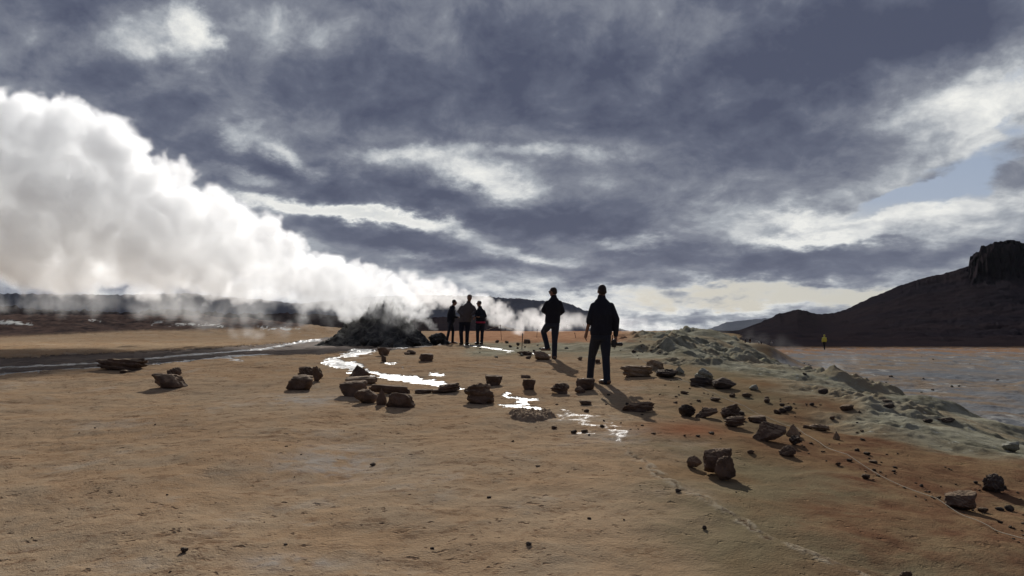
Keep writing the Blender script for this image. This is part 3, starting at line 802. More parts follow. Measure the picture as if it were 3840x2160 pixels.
ROCKS = [
    (363, 557, 1344, 1391, 'long low brown boulder lying along the near edge of the left stream', dict(style='layered', depth=.35)),
    (448, 487, 1388, 1399, 'thin flat stone just in front of the long low boulder by the stream', dict(style='slab')),
    (566, 692, 1402, 1457, 'wide brown boulder in front of a smaller one, left of the middle', dict(style='lump', tilt=-6)),
    (626, 682, 1383, 1432, 'knobbly boulder sticking up behind the wide brown boulder on the left', dict(style='crag', dback=.45)),
    (1074, 1183, 1407, 1464, 'squarish flat topped boulder in front of two ragged ones', dict(style='block', depth=.7)),
    (1108, 1186, 1379, 1425, 'ragged boulder right behind the squarish flat topped boulder', dict(style='crag', dback=.5)),
    (1170, 1212, 1374, 1434, 'narrow ragged upright stone right of the squarish boulder', dict(style='crag', dback=.1)),
    (1305, 1388, 1370, 1420, 'pointed pyramid shaped stone at the back of the rock ring', dict(style='pyramid', tilt=8)),
    (1297, 1420, 1412, 1443, 'light sandy flat slab in front of the pointed stone', dict(style='slab', mat='rock_light', depth=.5)),
    (1275, 1377, 1428, 1489, 'leftmost brown block of the ring of rocks in the middle', dict(style='block', depth=.6)),
    (1378, 1542, 1442, 1478, 'long flat brown slab sloping down to the right in the rock ring', dict(style='slab', depth=.3, tilt=-5)),
    (1329, 1416, 1461, 1515, 'rounded front left boulder of the rock ring', dict(style='lump')),
    (1410, 1450, 1457, 1520, 'small upright stone wedged between two front boulders of the ring', dict(style='pyramid')),
    (1449, 1558, 1474, 1530, 'front right block of the rock ring with an angular top', dict(style='block', depth=.6)),
    (1552, 1620, 1461, 1476, 'thin dark flat stone right of the long brown slab', dict(style='slab')),
    (1618, 1668, 1460, 1476, 'small flat stone between the thin dark one and the layered slab stone', dict(style='slab')),
    (1640, 1724, 1437, 1474, 'low layered stone beside the end of the bright stream', dict(style='layered', tilt=12)),
    (1742, 1860, 1438, 1517, 'big layered boulder with tilted strata in the middle of the sand', dict(style='layered', tilt=10, depth=.8)),
    (1820, 1885, 1407, 1447, 'bowl shaped brown stone behind the big layered boulder', dict(style='bowl')),
    (1958, 2008, 1423, 1462, 'small cup shaped stone with a hollow top between layered boulder and walkers', dict(style='bowl')),
    (1952, 1990, 1407, 1418, 'thin flat stone behind the small cup shaped stone', dict(style='slab')),
    (1416, 1464, 1302, 1334, 'dark rounded stone perched by the head of the bright stream', dict(style='bowl')),
    (1430, 1449, 1333, 1357, 'small knob of stone just below the dark rounded stone by the stream', dict(style='lump')),
    (1527, 1562, 1312, 1328, 'oval brown stone in front of the steaming mound', dict(style='lump', tilt=-15)),
    (1515, 1539, 1320, 1330, 'small pale stone touching the oval brown stone', dict(style='lump', mat='rock_light')),
    (1572, 1626, 1326, 1356, 'brown boulder with a notch in its left side in front of the group of three', dict(style='block')),
    (1964, 1991, 1272, 1288, 'square stone on the pale mud left of the man with one raised foot', dict(style='block')),
    (1855, 1872, 1275, 1286, 'leftmost small dark stone on the pale mud beside the group', dict(style='lump', mat='rock_dark')),
    (1894, 1909, 1278, 1287, 'middle small dark stone on the pale mud beside the group', dict(style='lump', mat='rock_dark')),
    (1936, 1950, 1285, 1297, 'small dark stone on the pale mud beside the thin post', dict(style='lump', mat='rock_dark')),
    (1940, 1986, 1316, 1332, 'broken brown stone at the foot of the nearest thin post', dict(style='crag', tilt=-10)),
    (1998, 2066, 1316, 1351, 'rounded sandy boulder under the raised boot of the walker', dict(style='lump', mat='rock_light', tilt=-10, depth=.75)),
    (2162, 2233, 1418, 1465, 'big squarish rock beside the boots of the man with the camera', dict(style='block', depth=.7)),
    (2152, 2193, 1449, 1476, 'small rounded rock leaning on the big squarish rock by the boots', dict(style='lump')),
    (2063, 2140, 1437, 1478, 'crumbly brown rock left of the small rounded rock by the boots', dict(style='crag')),
    (2166, 2186, 1337, 1351, 'small orange stone between the two standing walkers', dict(style='lump', mat='rock_light')),
    (2230, 2251, 1347, 1361, 'small brown stone between the legs of the man with the camera', dict(style='block')),
    (2322, 2452, 1372, 1414, 'rough sandy outcrop with many folds right of the man with the camera', dict(style='layered', mat='rock_light', depth=.6, sub=5)),
    (2419, 2492, 1352, 1394, 'sandy crag on the back side of the rough folded outcrop', dict(style='crag', mat='rock_light', dback=.3)),
    (2465, 2553, 1385, 1420, 'dark broken rock right of the rough folded outcrop, under the rope', dict(style='crag', mat='rock_dark')),
    (2530, 2566, 1373, 1404, 'pointed grey stone behind the dark broken rock under the rope', dict(style='pyramid', mat='rock_pale')),
    (2600, 2674, 1381, 1425, 'greenish grey boulder on the brow between pointed stone and dark ledge', dict(style='crag', mat='rock_pale')),
    (2584, 2678, 1413, 1452, 'low dark ledge of rock below the greenish grey boulder', dict(style='crag', mat='rock_dark', depth=.5)),
    (2670, 2761, 1417, 1462, 'dark humped boulder at the right end of the rocky brow', dict(style='lump', mat='rock_dark')),
    (2812, 2848, 1443, 1465, 'small green grey boulder right of the dark humped boulder', dict(style='lump', mat='rock_pale')),
    (2330, 2458, 1509, 1546, 'low wedge shaped outcrop lying below the shadow of the man with the camera', dict(style='crag', mat='rock', tilt=8, depth=.5)),
    (2548, 2615, 1517, 1565, 'dark purple brown rock with a sharp tip, left of the slanting ribs', dict(style='crag', mat='rock_dark')),
    (2608, 2690, 1530, 1570, 'slanting rib of rock between the dark tipped rock and the ridged outcrop', dict(style='pyramid', tilt=25)),
    (2692, 2771, 1518, 1569, 'grey ridged outcrop rising steeply to the right', dict(style='crag', tilt=15)),
    (2716, 2798, 1563, 1604, 'low grey ledge just below the ridged outcrop', dict(style='layered', tilt=10, depth=.5)),
    (2812, 2877, 1562, 1588, 'flat brown rock behind the large slanting wedge of rock', dict(style='slab')),
    (2816, 2943, 1585, 1659, 'large slanting wedge of rock with a steep dark front on the right slope', dict(style='pyramid', tilt=22, sub=5)),
    (2948, 3001, 1592, 1639, 'tan pyramid shaped stone holding down the rope', dict(style='pyramid', mat='rock_light')),
    (2960, 3011, 1634, 1670, 'dark stone just below the tan pyramid stone at the rope', dict(style='crag', mat='rock_dark')),
    (2919, 2984, 1673, 1713, 'crumbling brown rock below the stones at the rope', dict(style='crag', mat='rock')),
    (2636, 2748, 1687, 1775, 'tall squarish boulder in the right foreground', dict(style='block', depth=.7, sub=5)),
    (2682, 2763, 1713, 1795, 'slanting stone leaning on the front of the tall squarish boulder', dict(style='lump', tilt=-25, sub=5)),
    (2576, 2634, 1712, 1754, 'rust coloured stone left of the tall squarish foreground boulder', dict(style='lump')),
    (2803, 2829, 1689, 1704, 'small reddish stone right of the tall foreground boulder', dict(style='lump')),
    (3560, 3672, 1850, 1918, 'rounded boulder with a fluted top next to the rope at lower right', dict(style='lump', mat='rock', depth=.8, sub=5)),
    (3688, 3771, 1782, 1850, 'dark spiky rock above the fluted boulder at lower right', dict(style='crag', mat='rock_dark', sub=5)),
    (3765, 3824, 1658, 1698, 'grey round boulder on the pale green slope at the right edge', dict(style='lump', mat='rock_pale')),
    (3312, 3352, 1513, 1532, 'dark hump beside the grey creek at the foot of the slope', dict(style='lump', mat='rock_dark')),
    (3460, 3498, 1572, 1586, 'dark flat stone on the pale slope near the creek', dict(style='slab', mat='rock_dark')),
    (3520, 3580, 1570, 1590, 'jagged dark stone right of the flat stone near the creek', dict(style='crag', mat='rock_dark')),
    (3036, 3112, 1592, 1617, 'low pale outcrop right of the rope between pyramid stone and slope', dict(style='crag', mat='rock_light', depth=.6)),
    (3125, 3150, 1618, 1650, 'small heap of tan stone beyond the rope on the reddish slope', dict(style='pyramid', mat='rock_light')),
    (676, 704, 2055, 2075, 'small dark stone alone on the sand at lower left', dict(style='lump', mat='rock_dark')),
    (1970, 1993, 2033, 2047, 'small dark stone alone on the sand at bottom middle', dict(style='lump', mat='rock_dark')),
    (2632, 2650, 1972, 1988, 'small black stone beside the long crack at lower right', dict(style='lump', mat='rock_dark')),
    (2172, 2220, 1503, 1520, 'flat brown stone in front of the big squarish rock by the boots', dict(style='slab')),
    (3310, 3345, 1500, 1510, 'tiny dark ledge above the hump beside the creek', dict(style='slab', mat='rock_dark')),
    (2530, 2553, 1835, 1848, 'small stone on the near side of the long crack', dict(style='lump', mat='rock_dark')),
    (3370, 3420, 2145, 2185, 'brown stone cut by the bottom edge at lower right', dict(style='crag', mat='rock')),
    (1385, 1408, 1737, 1748, 'small dark stone beside the dried muddy patch in the foreground', dict(style='lump', mat='rock_dark')),
]
for (x0, x1, y0, y1, lb, kw) in ROCKS:
    rock(x0, x1, y0, y1, lb, **kw)

# crusty low mound beside the drying stream
def crust():
    p = hit(2000, 1582)
    n = 90
    X, Y = np.meshgrid(np.linspace(-1, 1, n), np.linspace(-1, 1, n), indexing='ij')
    r = np.hypot(X, Y)
    wx = 110 / F * p.y; wy = .62
    x = X * wx; y = Y * wy
    env = sst(1.0, .55, r + .15 * fbm(x * 3, y * 3, 3, 5))
    g = Hz(p.x + x.ravel(), p.y + .5 + y.ravel()).reshape(n, n)
    z = g - .03 + env * (.06 + .05 * fbm(x * 6, y * 9, 4, 8, .6, True) + .02 * fbm(x * 20, y * 20, 3, 9))
    me = grid_mesh('mud_crust', np.stack([(p.x + x).ravel(), (p.y + .5 + y).ravel(), z.ravel()], 1), n, n)
    me.materials.append(M['rock_light'])
    o = link(bpy.data.objects.new('mud_crust', me))
    tag(o, 'low rippled patch of crusted grey brown mud beside the drying stream', 'mud crust')
crust()

# ------------------------------------------------------------------ scattered small stones
random.seed(11)
STONE = []
for i in range(7):
    V, Fc = rock_verts(900 + i, ('lump', 'crag', 'block')[i % 3], 2)
    V = V * .5
    V[:, 2] += .30
    STONE.append((V, Fc))
SM = {}
def stone_mesh(i, mat):
    key = (i, mat)
    if key not in SM:
        V, Fc = STONE[i]
        SM[key] = mesh_from('stone', V, Fc, M[mat], True, 35)
    return SM[key]

def scatter(n, region, size, mats, label, group, big=.15):
    k = 0
    tries = 0
    while k < n and tries < n * 20:
        tries += 1
        x = random.uniform(region[0], region[1]); y = random.uniform(region[2], region[3])
        if len(region) > 4 and not region[4](x, y):
            continue
        p = hit(x, y)
        s = size[0] + (size[1] - size[0]) * random.random() ** 3
        o = bpy.data.objects.new('stone', stone_mesh(random.randrange(7), random.choice(mats)))
        link(o)
        o.location = p
        o.rotation_euler = (0, 0, random.uniform(0, 6.28))
        o.scale = (s * random.uniform(.8, 1.4), s * random.uniform(.8, 1.3), s * random.uniform(.5, .85))
        tag(o, label, 'stone', group)
        k += 1
scatter(58, (2380, 3250, 1425, 1660, lambda x, y: y > 1400 + (x - 2400) * .17 and y < 1490 + (x - 2400) * .25), (.03, .15), ['rock', 'rock_dark', 'rock'],
        'small brown stone strewn along the slope near the rope', 'small stones along the rope')
scatter(75, (2950, 3840, 1640, 2080, lambda x, y: y > 1600 + (x - 3000) * .28 and y < 1690 + (x - 3000) * .42), (.02, .08), ['rock', 'rock_dark'],
        'little dark stone strewn over the reddish slope at lower right', 'little stones on the reddish slope')
scatter(40, (1790, 2480, 1278, 1350), (.04, .17), ['rock_dark', 'rock', 'rock_pale'],
        'small dark stone lying on the pale mud around the walkers', 'small stones on the pale mud')
scatter(34, (60, 2900, 1520, 2150), (.012, .035), ['rock_dark', 'rock'],
        'tiny dark pebble on the open sand in the foreground', 'tiny pebbles on the foreground sand')
scatter(26, (2060, 2700, 1480, 1640), (.025, .07), ['rock_dark', 'rock'],
        'tiny dark stone around the drying end of the stream', 'tiny stones at the end of the stream')
scatter(16, (3000, 3800, 1330, 1480), (.07, .18), ['rock_pale', 'rock_dark'],
        'small dark lump lying on the flat grey mud plain', 'lumps on the mud plain')

# ------------------------------------------------------------------ steaming mound
def mound():
    p = hit(1460, 1296)
    cx, cy = p.x - .35, p.y + 1.5
    na, nr = 220, 110
    A = np.linspace(0, 2 * PI, na, endpoint=False); Rr = np.linspace(1, 0.001, nr)
    RR, AA = np.meshgrid(Rr, A, indexing='ij')
    X = RR * np.cos(AA); Y = RR * np.sin(AA)
    x = X * np.where(X < 0, 2.9, 2.0); y = Y * 1.75
    h = 1.62 * (1 - sst(0, 1.0, RR ** .92)) ** 1.05
    lump = fbm(x * 1.7, y * 1.7, 5, 3, .58, True)
    h = h + .13 * lump * sst(1, .75, RR) * (.5 + h) + .10 * fbm(x * 2.6, y * 2.6, 3, 4) * sst(1, .7, RR) + .05 * fbm(x * 9, y * 9, 3, 8) * sst(1, .8, RR)
    g = Hz((cx + x).ravel(), (cy + y).ravel()).reshape(x.shape)
    gx = x + .12 * fbm(x * 3, y * 3, 3, 15) * sst(1, .8, RR); gy = y + .12 * fbm(y * 3, x * 3, 3, 16) * sst(1, .8, RR)
    z = np.where(RR > .97, g - .1, np.minimum(g, p.z) - .05 + h)
    me = grid_mesh('steaming_mound', np.stack([(cx + gx).ravel(), (cy + gy).ravel(), z.ravel()], 1), nr, na, wrap=True)
    me.materials.append(M['mound'])
    o = link(bpy.data.objects.new('steaming_mound', me))
    tag(o, 'dark rugged mound of scorched mud and stone with steam pouring off it', 'mound')
    return cx, cy
MX, MY = mound()
for i, (x0, x1, y0, y1, st, lb) in enumerate([
        (1600, 1672, 1247, 1291, 'crag', 'largest dark rock at the right foot of the steaming mound'),
        (1652, 1690, 1276, 1292, 'lump', 'low dark stone at the far right tip of the steaming mound'),
        (1450, 1478, 1277, 1303, 'lump', 'dark round stone standing at the front foot of the steaming mound'),
        (1520, 1582, 1262, 1297, 'crag', 'dark ragged rock on the front right side of the steaming mound'),
        (1385, 1440, 1266, 1298, 'crag', 'dark ragged rock on the front left side of the steaming mound'),
        (1300, 1345, 1214, 1284, 'lump', 'rounded dark knob at the left shoulder of the steaming mound'),
        (1480, 1525, 1250, 1292, 'pyramid', 'dark pointed rock in the middle front of the steaming mound'),
        (1345, 1385, 1262, 1294, 'lump', 'dark stone between left knob and ragged rock of the steaming mound')]):
    rock(x0, x1, y0, y1, lb, style=st, mat='mound', depth=.9, group='dark rocks at the foot of the steaming mound')

# ------------------------------------------------------------------ tubes: rope and posts
def tube_mesh(name, pts, rad, mat, seg=8):
    pts = [Vector(p) for p in pts]
    V = []; nr = len(pts)
    for i, p in enumerate(pts):
        a = pts[max(0, i - 1)]; b = pts[min(nr - 1, i + 1)]
        t = (b - a).normalized()
        u = t.cross(Vector((0, 0, 1)))
        if u.length < .01: u = t.cross(Vector((1, 0, 0)))
        u.normalize(); w = t.cross(u)
        r = rad[i] if isinstance(rad, (list, tuple)) else rad
        for s in range(seg):
            an = 2 * PI * s / seg
            V.append(p + (u * math.cos(an) + w * math.sin(an)) * r)
    me = grid_mesh(name, np.array([v[:] for v in V]), nr, seg, wrap=True)
    me.materials.append(mat)
    return me

M['rope'] = simple_mat('pale_rope', (.30, .25, .18), .9, .2, 40)
M['iron'] = simple_mat('rusty_iron', (.05, .035, .028), .7, .3, 30)
M['rust'] = simple_mat('orange_rod', (.30, .10, .05), .7, .2, 30)

def rope(pixels, label, hh=.05, r=.0034):
    pts = []
    for (x0, y0), (x1, y1) in zip(pixels[:-1], pixels[1:]):
        n = 14
        a = hit(x0, y0); b = hit(x1, y1)
        for i in range(n):
            t = i / n
            q = a.lerp(b, t)
            z = max(a.z + (b.z - a.z) * t, hz(q.x, q.y)) + hh - .05 * math.sin(PI * t)
            pts.append((q.x, q.y, max(z, hz(q.x, q.y) + .015)))
    b.z += hh
    pts.append(b)
    me = tube_mesh('rope', pts, r, M['rope'])
    o = link(bpy.data.objects.new('rope', me))
    tag(o, label, 'rope')
rope([(2300, 1290), (2366, 1330), (2444, 1378), (2579, 1443), (2796, 1537), (2990, 1620), (3178, 1722), (3515, 1892), (3840, 2048), (4250, 2260)],
     'thin pale rope running down the slope to the lower right corner')

def post(xt, yt, xb, yb, label, mat='iron', r=.010, Y=None):
    b = hit(xb, yb) if Y is None else at(xb, yb, Y)
    t = at(xt, yt, b.y)
    n = 9
    pts = [b.lerp(t, i / (n - 1)) for i in range(n)]
    pts[0] = b - (t - b) * .12
    rads = [r] * n
    # the loop the rope is threaded through, near the top
    me = tube_mesh('post', pts + [t + (t - b) * .004], rads + [r * .4], M[mat])
    root = link(bpy.data.objects.new('fence_post', None))
    root.location = b
    tag(root, label, 'post')
    o = bpy.data.objects.new('rod', me); link(o, root); o.location = -b
    c = b.lerp(t, .9)
    ring = [(c.x + .022 * math.cos(a), c.y, c.z + .022 * math.sin(a)) for a in np.linspace(0, 2 * PI, 13)]
    o2 = bpy.data.objects.new('rope_loop', tube_mesh('rope_loop', ring, .005, M[mat])); link(o2, root); o2.location = -b
    return t
p1 = post(1876, 1217, 1881, 1276, 'thin dark post behind the group, leaning slightly left')
p2 = post(1960, 1249, 1957, 1310, 'thin dark post standing alone nearest the camera on the pale mud', r=.012)
p3 = post(2015, 1234, 2013, 1266, 'thin dark post just left of the man with one raised foot', r=.012)
p4 = post(2155, 1247, 2159, 1268, 'short dark post between the two standing walkers', r=.012)
p5 = post(2188, 1216, 2197, 1247, 'thin orange rod leaning left beside the hand of the man with the camera', 'rust', .012)
def strung(a, b, label, sag=.12, r=.006):
    pts = []
    for i in range(21):
        t = i / 20
        q = Vector(a).lerp(Vector(b), t); q.z -= sag * 4 * t * (1 - t)
        pts.append(q)
    o = link(bpy.data.objects.new('rope', tube_mesh('rope', pts, r, M['rope'])))
    tag(o, label, 'rope')
strung(p1 - Vector((0, 0, .03)), at(1762, 1252, p1.y + 3), 'slack pale rope from the leaning post to behind the group', .05, .009)
strung(p1 - Vector((0, 0, .03)), at(1935, 1238, p1.y + 10), 'slack pale rope from the leaning post away to the right', .05, .009)

# ------------------------------------------------------------------ people
M['skin'] = simple_mat('skin', (.24, .13, .09), .6, .08, 30)
M['hair_dark'] = simple_mat('dark_hair', (.03, .02, .015), .6, .3, 60, .4)
M['hair_grey'] = simple_mat('grey_hair', (.22, .19, .16), .7, .3, 60, .4)
M['navy'] = simple_mat('navy_cloth', (.016, .018, .028), .85, .3, 14, .35, .02)
M['black_cloth'] = simple_mat('black_cloth', (.012, .013, .020), .85, .3, 14, .35, .02)
M['denim'] = simple_mat('dark_denim', (.022, .028, .045), .9, .3, 14, .35, .02)
M['fleece'] = simple_mat('grey_fleece', (.105, .088, .084), .95, .2, 14, .35, .02)
M['brown_cloth'] = simple_mat('dark_brown_cloth', (.035, .025, .02), .9, .2, 14, .3, .02)
M['boot'] = simple_mat('brown_leather', (.13, .075, .045), .5, .25, 20)
M['boot_dark'] = simple_mat('dark_leather', (.035, .025, .02), .5, .25, 20)
M['boot_red'] = simple_mat('reddish_leather', (.11, .04, .03), .6, .25, 20)
M['pink'] = simple_mat('pink_cloth', (.42, .03, .07), .85, .15, 20)
M['yellow'] = simple_mat('yellow_cloth', (.62, .60, .10), .8, .15, 20)
M['white_cloth'] = simple_mat('white_cloth', (.6, .6, .58), .85, .15, 20)
M['plastic'] = simple_mat('black_plastic', (.015, .015, .017), .35, .1, 20, spec=.5)
M['glass'] = simple_mat('dark_lens', (.01, .01, .014), .08, .0, 20, spec=.8)

class Solid:
    """collects closed tapered shapes, then fuses them into one continuous surface"""
    def __init__(s):
        s.V = []; s.F = []
    def add(s, V, Fc):
        o = len(s.V)
        s.V += [tuple(v) for v in V]
        s.F += [tuple(i + o for i in f) for f in Fc]
    def ball(s, c, r, yaw=0, tilt=None):
        D, Fc = ico(3)
        r = (r, r, r) if isinstance(r, (int, float)) else r
        P = D * np.array(r)
        ca, sa = math.cos(yaw), math.sin(yaw)
        P = np.stack([P[:, 0] * ca - P[:, 1] * sa, P[:, 0] * sa + P[:, 1] * ca, P[:, 2]], 1) + np.array(c[:])
        s.add(P, Fc)
    def limb(s, pts, rad):
        """tapered chain with round joints"""
        pts = [Vector(p) for p in pts]
        for p, r in zip(pts, rad):
            s.ball(p, r)
        for (a, b, ra, rb) in zip(pts[:-1], pts[1:], rad[:-1], rad[1:]):
            t = (b - a)
            if t.length < 1e-4: continue
            t.normalize()
            u = t.orthogonal().normalized(); w = t.cross(u)
            n = 14; V = []
            for c, r in ((a, ra), (b, rb)):
                for k in range(n):
                    an = 2 * PI * k / n
                    V.append(c + (u * math.cos(an) + w * math.sin(an)) * r)
            V += [a, b]
            Fc = []
            for k in range(n):
                k2 = (k + 1) % n
                Fc.append((k, k2, n + k2, n + k))
                Fc.append((2 * n, k2, k)); Fc.append((2 * n + 1, n + k, n + k2))
            s.add(V, Fc)
    def stack(s, rings, yaw=0):
        """horizontal elliptical rings (centre, rx, ry) from top to bottom"""
        n = 20; V = []; Fc = []
        ca, sa = math.cos(yaw), math.sin(yaw)
        for c, rx, ry in rings:
            for k in range(n):
                an = 2 * PI * k / n
                x, y = rx * math.cos(an), ry * math.sin(an)
                V.append((c[0] + x * ca - y * sa, c[1] + x * sa + y * ca, c[2]))
        m = len(rings)
        for i in range(m - 1):
            for k in range(n):
                k2 = (k + 1) % n
                Fc.append((i * n + k, (i + 1) * n + k, (i + 1) * n + k2, i * n + k2))
        V.append(tuple(rings[0][0])); V.append(tuple(rings[-1][0]))
        for k in range(n):
            k2 = (k + 1) % n
            Fc.append((m * n, k, k2)); Fc.append((m * n + 1, (m - 1) * n + k2, (m - 1) * n + k))
        s.add(V, Fc)
    def fuse(s, name, mat, parent, vox, smooth=3, label=None):
        me = bpy.data.meshes.new('tmp')
        loc = parent.location
        me.from_pydata([(v[0] - loc.x, v[1] - loc.y, v[2] - loc.z) for v in s.V], [], s.F)
        tmp = bpy.data.objects.new('tmp', me)
        COL.objects.link(tmp)
        r = tmp.modifiers.new('r', 'REMESH'); r.mode = 'VOXEL'; r.voxel_size = vox
        if smooth:
            q = tmp.modifiers.new('s', 'SMOOTH'); q.iterations = smooth; q.factor = .5
        dg = bpy.context.evaluated_depsgraph_get()
        out = bpy.data.meshes.new_from_object(tmp.evaluated_get(dg))
        bpy.data.objects.remove(tmp)
        bpy.data.meshes.remove(me)
        out.name = name
        out.polygons.foreach_set('use_smooth', np.ones(len(out.polygons), bool))
        out.materials.clear()
        out.materials.append(mat)
        o = link(bpy.data.objects.new(name, out), parent)
        if label: o['label'] = label
        return o

def hand(S, wrist, d, side, s, curl=.6, palm_n=None):
    """wrist point, direction of the fingers, side vector = towards the thumb"""
    d = Vector(d).normalized(); t = Vector(side); t = (t - d * t.dot(d)).normalized()
    n = palm_n if palm_n is not None else d.cross(t)
    L = .095 * s
    k = wrist + d * L
    S.limb([wrist, wrist + d * L * .5, k], [.026 * s, .031 * s, .030 * s])
    for i, (off, ln) in enumerate(((-.032, .062), (-.011, .076), (.010, .080), (.031, .072))):
        b = k + t * off * s * 1.0
        f1 = b + (d * math.cos(curl * .4) + n * math.sin(curl * .4)) * ln * .5 * s
        f2 = f1 + (d * math.cos(curl) + n * math.sin(curl)) * ln * .33 * s
        f3 = f2 + (d * math.cos(curl * 1.7) + n * math.sin(curl * 1.7)) * ln * .27 * s
        S.limb([b - d * .02 * s, f1, f2, f3], [.0105 * s, .0098 * s, .009 * s, .008 * s])
    b = wrist + d * .03 * s + t * .026 * s
    S.limb([b, b + (d * .6 + t * .8) * .036 * s, b + (d * .9 + t * .75 + n * .2) * .064 * s], [.014 * s, .0115 * s, .0095 * s])

def person(label, J, yaw, s, jacket, trousers, shoe, hair='hair_dark', vox=.011, face=None, hem=None, arms=('long', 'long'), torso=(.19, .13), glasses=False,
           cap=None, hood=False, band=None, group=None, hands=(None, None), toes=None, legr=1.0, hair_style='short', hand_curl=.6):
    """J: joints as world points. yaw: the way the chest faces (0 = away from the camera, turning left positive)."""
    root = link(bpy.data.objects.new('person', None))
    fx = (J['aL'] + J['aR']) / 2
    root.location = (fx.x, fx.y, min(J['gL'], J['gR']))
    tag(root, label, 'person', group)
    fw = lambda a: Vector((-math.sin(a), math.cos(a), 0))
    rt = lambda a: Vector((math.cos(a), math.sin(a), 0))
    face = yaw if face is None else face
    f, r = fw(face), rt(face)
    up = Vector((0, 0, 1))
    H = J['head']
    hips = (J['hL'] + J['hR']) / 2
    sh = (J['sL'] + J['sR']) / 2
    # ---- body: one surface from head to ankles
    B = Solid()
    B.ball(H + up * .018 * s, (.074 * s, .094 * s, .098 * s), face)
    B.ball(H - up * .045 * s + f * .012 * s, (.058 * s, .074 * s, .075 * s), face)
    B.ball(H - up * .088 * s + f * .05 * s, (.028 * s, .03 * s, .022 * s), face)
    B.limb([H + f * .088 * s + up * .012 * s, H + f * .110 * s - up * .028 * s], [.011 * s, .016 * s])      # nose
    B.ball(H + f * .078 * s + up * .026 * s, (.05 * s, .016 * s, .012 * s), face)                            # brow
    B.ball(H + f * .082 * s - up * .060 * s, (.024 * s, .014 * s, .009 * s), face)                           # lips
    for sg in (-1, 1):
        B.ball(H + r * sg * .076 * s - up * .012 * s - f * .004 * s, (.012 * s, .022 * s, .034 * s), face)   # ears
        B.ball(H + r * sg * .030 * s + f * .080 * s + up * .004 * s, .012 * s)                               # eyes
    nb = J['neck']
    B.limb([nb - up * .06 * s, nb, H - up * .05 * s - f * .012 * s], [.068 * s, .064 * s, .060 * s])
    tw, td = torso
    mid = sh.lerp(hips, .55)
    B.stack([(sh + up * .03 * s, .09 * s, .07 * s), (sh - up * .04 * s, tw * .86 * s, td * .75 * s), (sh.lerp(hips, .3), tw * .84 * s, td * .85 * s), (mid, tw * .74 * s, td * .8 * s),
             (hips, tw * .80 * s, td * .8 * s), (hips - up * .06 * s, tw * .5 * s, td * .6 * s)], yaw)
    for S_, E_, W_ in (('sL', 'eL', 'wL'), ('sR', 'eR', 'wR')):
        B.limb([J[S_], J[E_], J[W_]], [.052 * s, .040 * s, .027 * s])
    for h_, k_, a_ in (('hL', 'kL', 'aL'), ('hR', 'kR', 'aR')):
        B.limb([J[h_], J[k_], J[a_]], [.078 * s, .052 * s, .038 * s])
    for i, (E_, W_) in enumerate((('eL', 'wL'), ('eR', 'wR'))):
        if hands[i] is not False:
            dd = (J[W_] - J[E_]).normalized() if hands[i] is None else Vector(hands[i])
            side = fw(yaw) if hands[i] is None else fw(yaw) + up * .3
            hand(B, J[W_], dd, side, s, hand_curl)
    B.fuse('body', M['skin'], root, vox * .8, 2)
    # ---- jacket
    Jk = Solid()
    if hem is None: hem = hips.z + .02 * s
    hemc = Vector((hips.x, hips.y, hem))
    Jk.stack([(nb + up * .065 * s, .068 * s, .070 * s), (nb + up * .005 * s, .080 * s, .078 * s), (nb - up * .035 * s, tw * .58 * s, td * .70 * s), (sh + up * .03 * s, tw * .86 * s, td * .84 * s), (sh - up * .04 * s, tw * 1.0 * s, td * .94 * s),
              (sh.lerp(hemc, .3), tw * 1.04 * s, td * 1.08 * s), (sh.lerp(hemc, .62), tw * .97 * s, td * 1.05 * s), (sh.lerp(hemc, .86), tw * 1.0 * s, td * 1.08 * s), (hemc, tw * .97 * s, td * 1.06 * s)], yaw)
    for i, (S_, E_, W_) in enumerate((('sL', 'eL', 'wL'), ('sR', 'eR', 'wR'))):
        if arms[i] == 'long':
            e2 = J[S_].lerp(J[E_], .5)
            Jk.limb([J[S_], e2, J[E_], J[E_].lerp(J[W_], .5), J[W_]], [.070 * s, .068 * s, .062 * s, .056 * s, .046 * s])
        else:
            c = J[E_].lerp(J[W_], .12)
            Jk.limb([J[S_], J[S_].lerp(J[E_], .5), J[E_], c], [.070 * s, .072 * s, .066 * s, .060 * s])
            cd = (J[W_] - J[E_]).normalized()
            Jk.limb([c - cd * .03 * s, c + cd * .015 * s], [.066 * s, .062 * s])
    if hood:
        b = nb - fw(yaw) * .085 * s - up * .02 * s
        Jk.ball(b, (.085 * s, .06 * s, .065 * s), yaw)
    jo = Jk.fuse('jacket', M[jacket], root, vox, 3)
    if band:
        W = Solid()
        W.stack([(hemc + up * .012 * s, tw * 1.03 * s, td * 1.12 * s), (hemc - up * .02 * s, tw * 1.05 * s, td * 1.14 * s), (hemc - up * .055 * s, tw * 1.02 * s, td * 1.11 * s)], yaw)
        W.fuse('waistband', M[band], root, vox, 2)
    # ---- trousers
    T = Solid()
    T.stack([(hips + up * .07 * s, tw * .84 * s, td * .92 * s), (hips, tw * .94 * s, td * 1.0 * s), (hips - up * .07 * s, tw * .80 * s, td * .86 * s)], yaw)
    for h_, k_, a_ in (('hL', 'kL', 'aL'), ('hR', 'kR', 'aR')):
        T.limb([J[h_], J[h_].lerp(J[k_], .5), J[k_], J[k_].lerp(J[a_], .35), J[k_].lerp(J[a_], .75), J[a_] - up * .02 * s],
               [.096 * s * legr, .088 * s * legr, .067 * s * legr, .066 * s * legr, .060 * s * legr, .062 * s * legr])
    T.fuse('trousers', M[trousers], root, vox, 3)
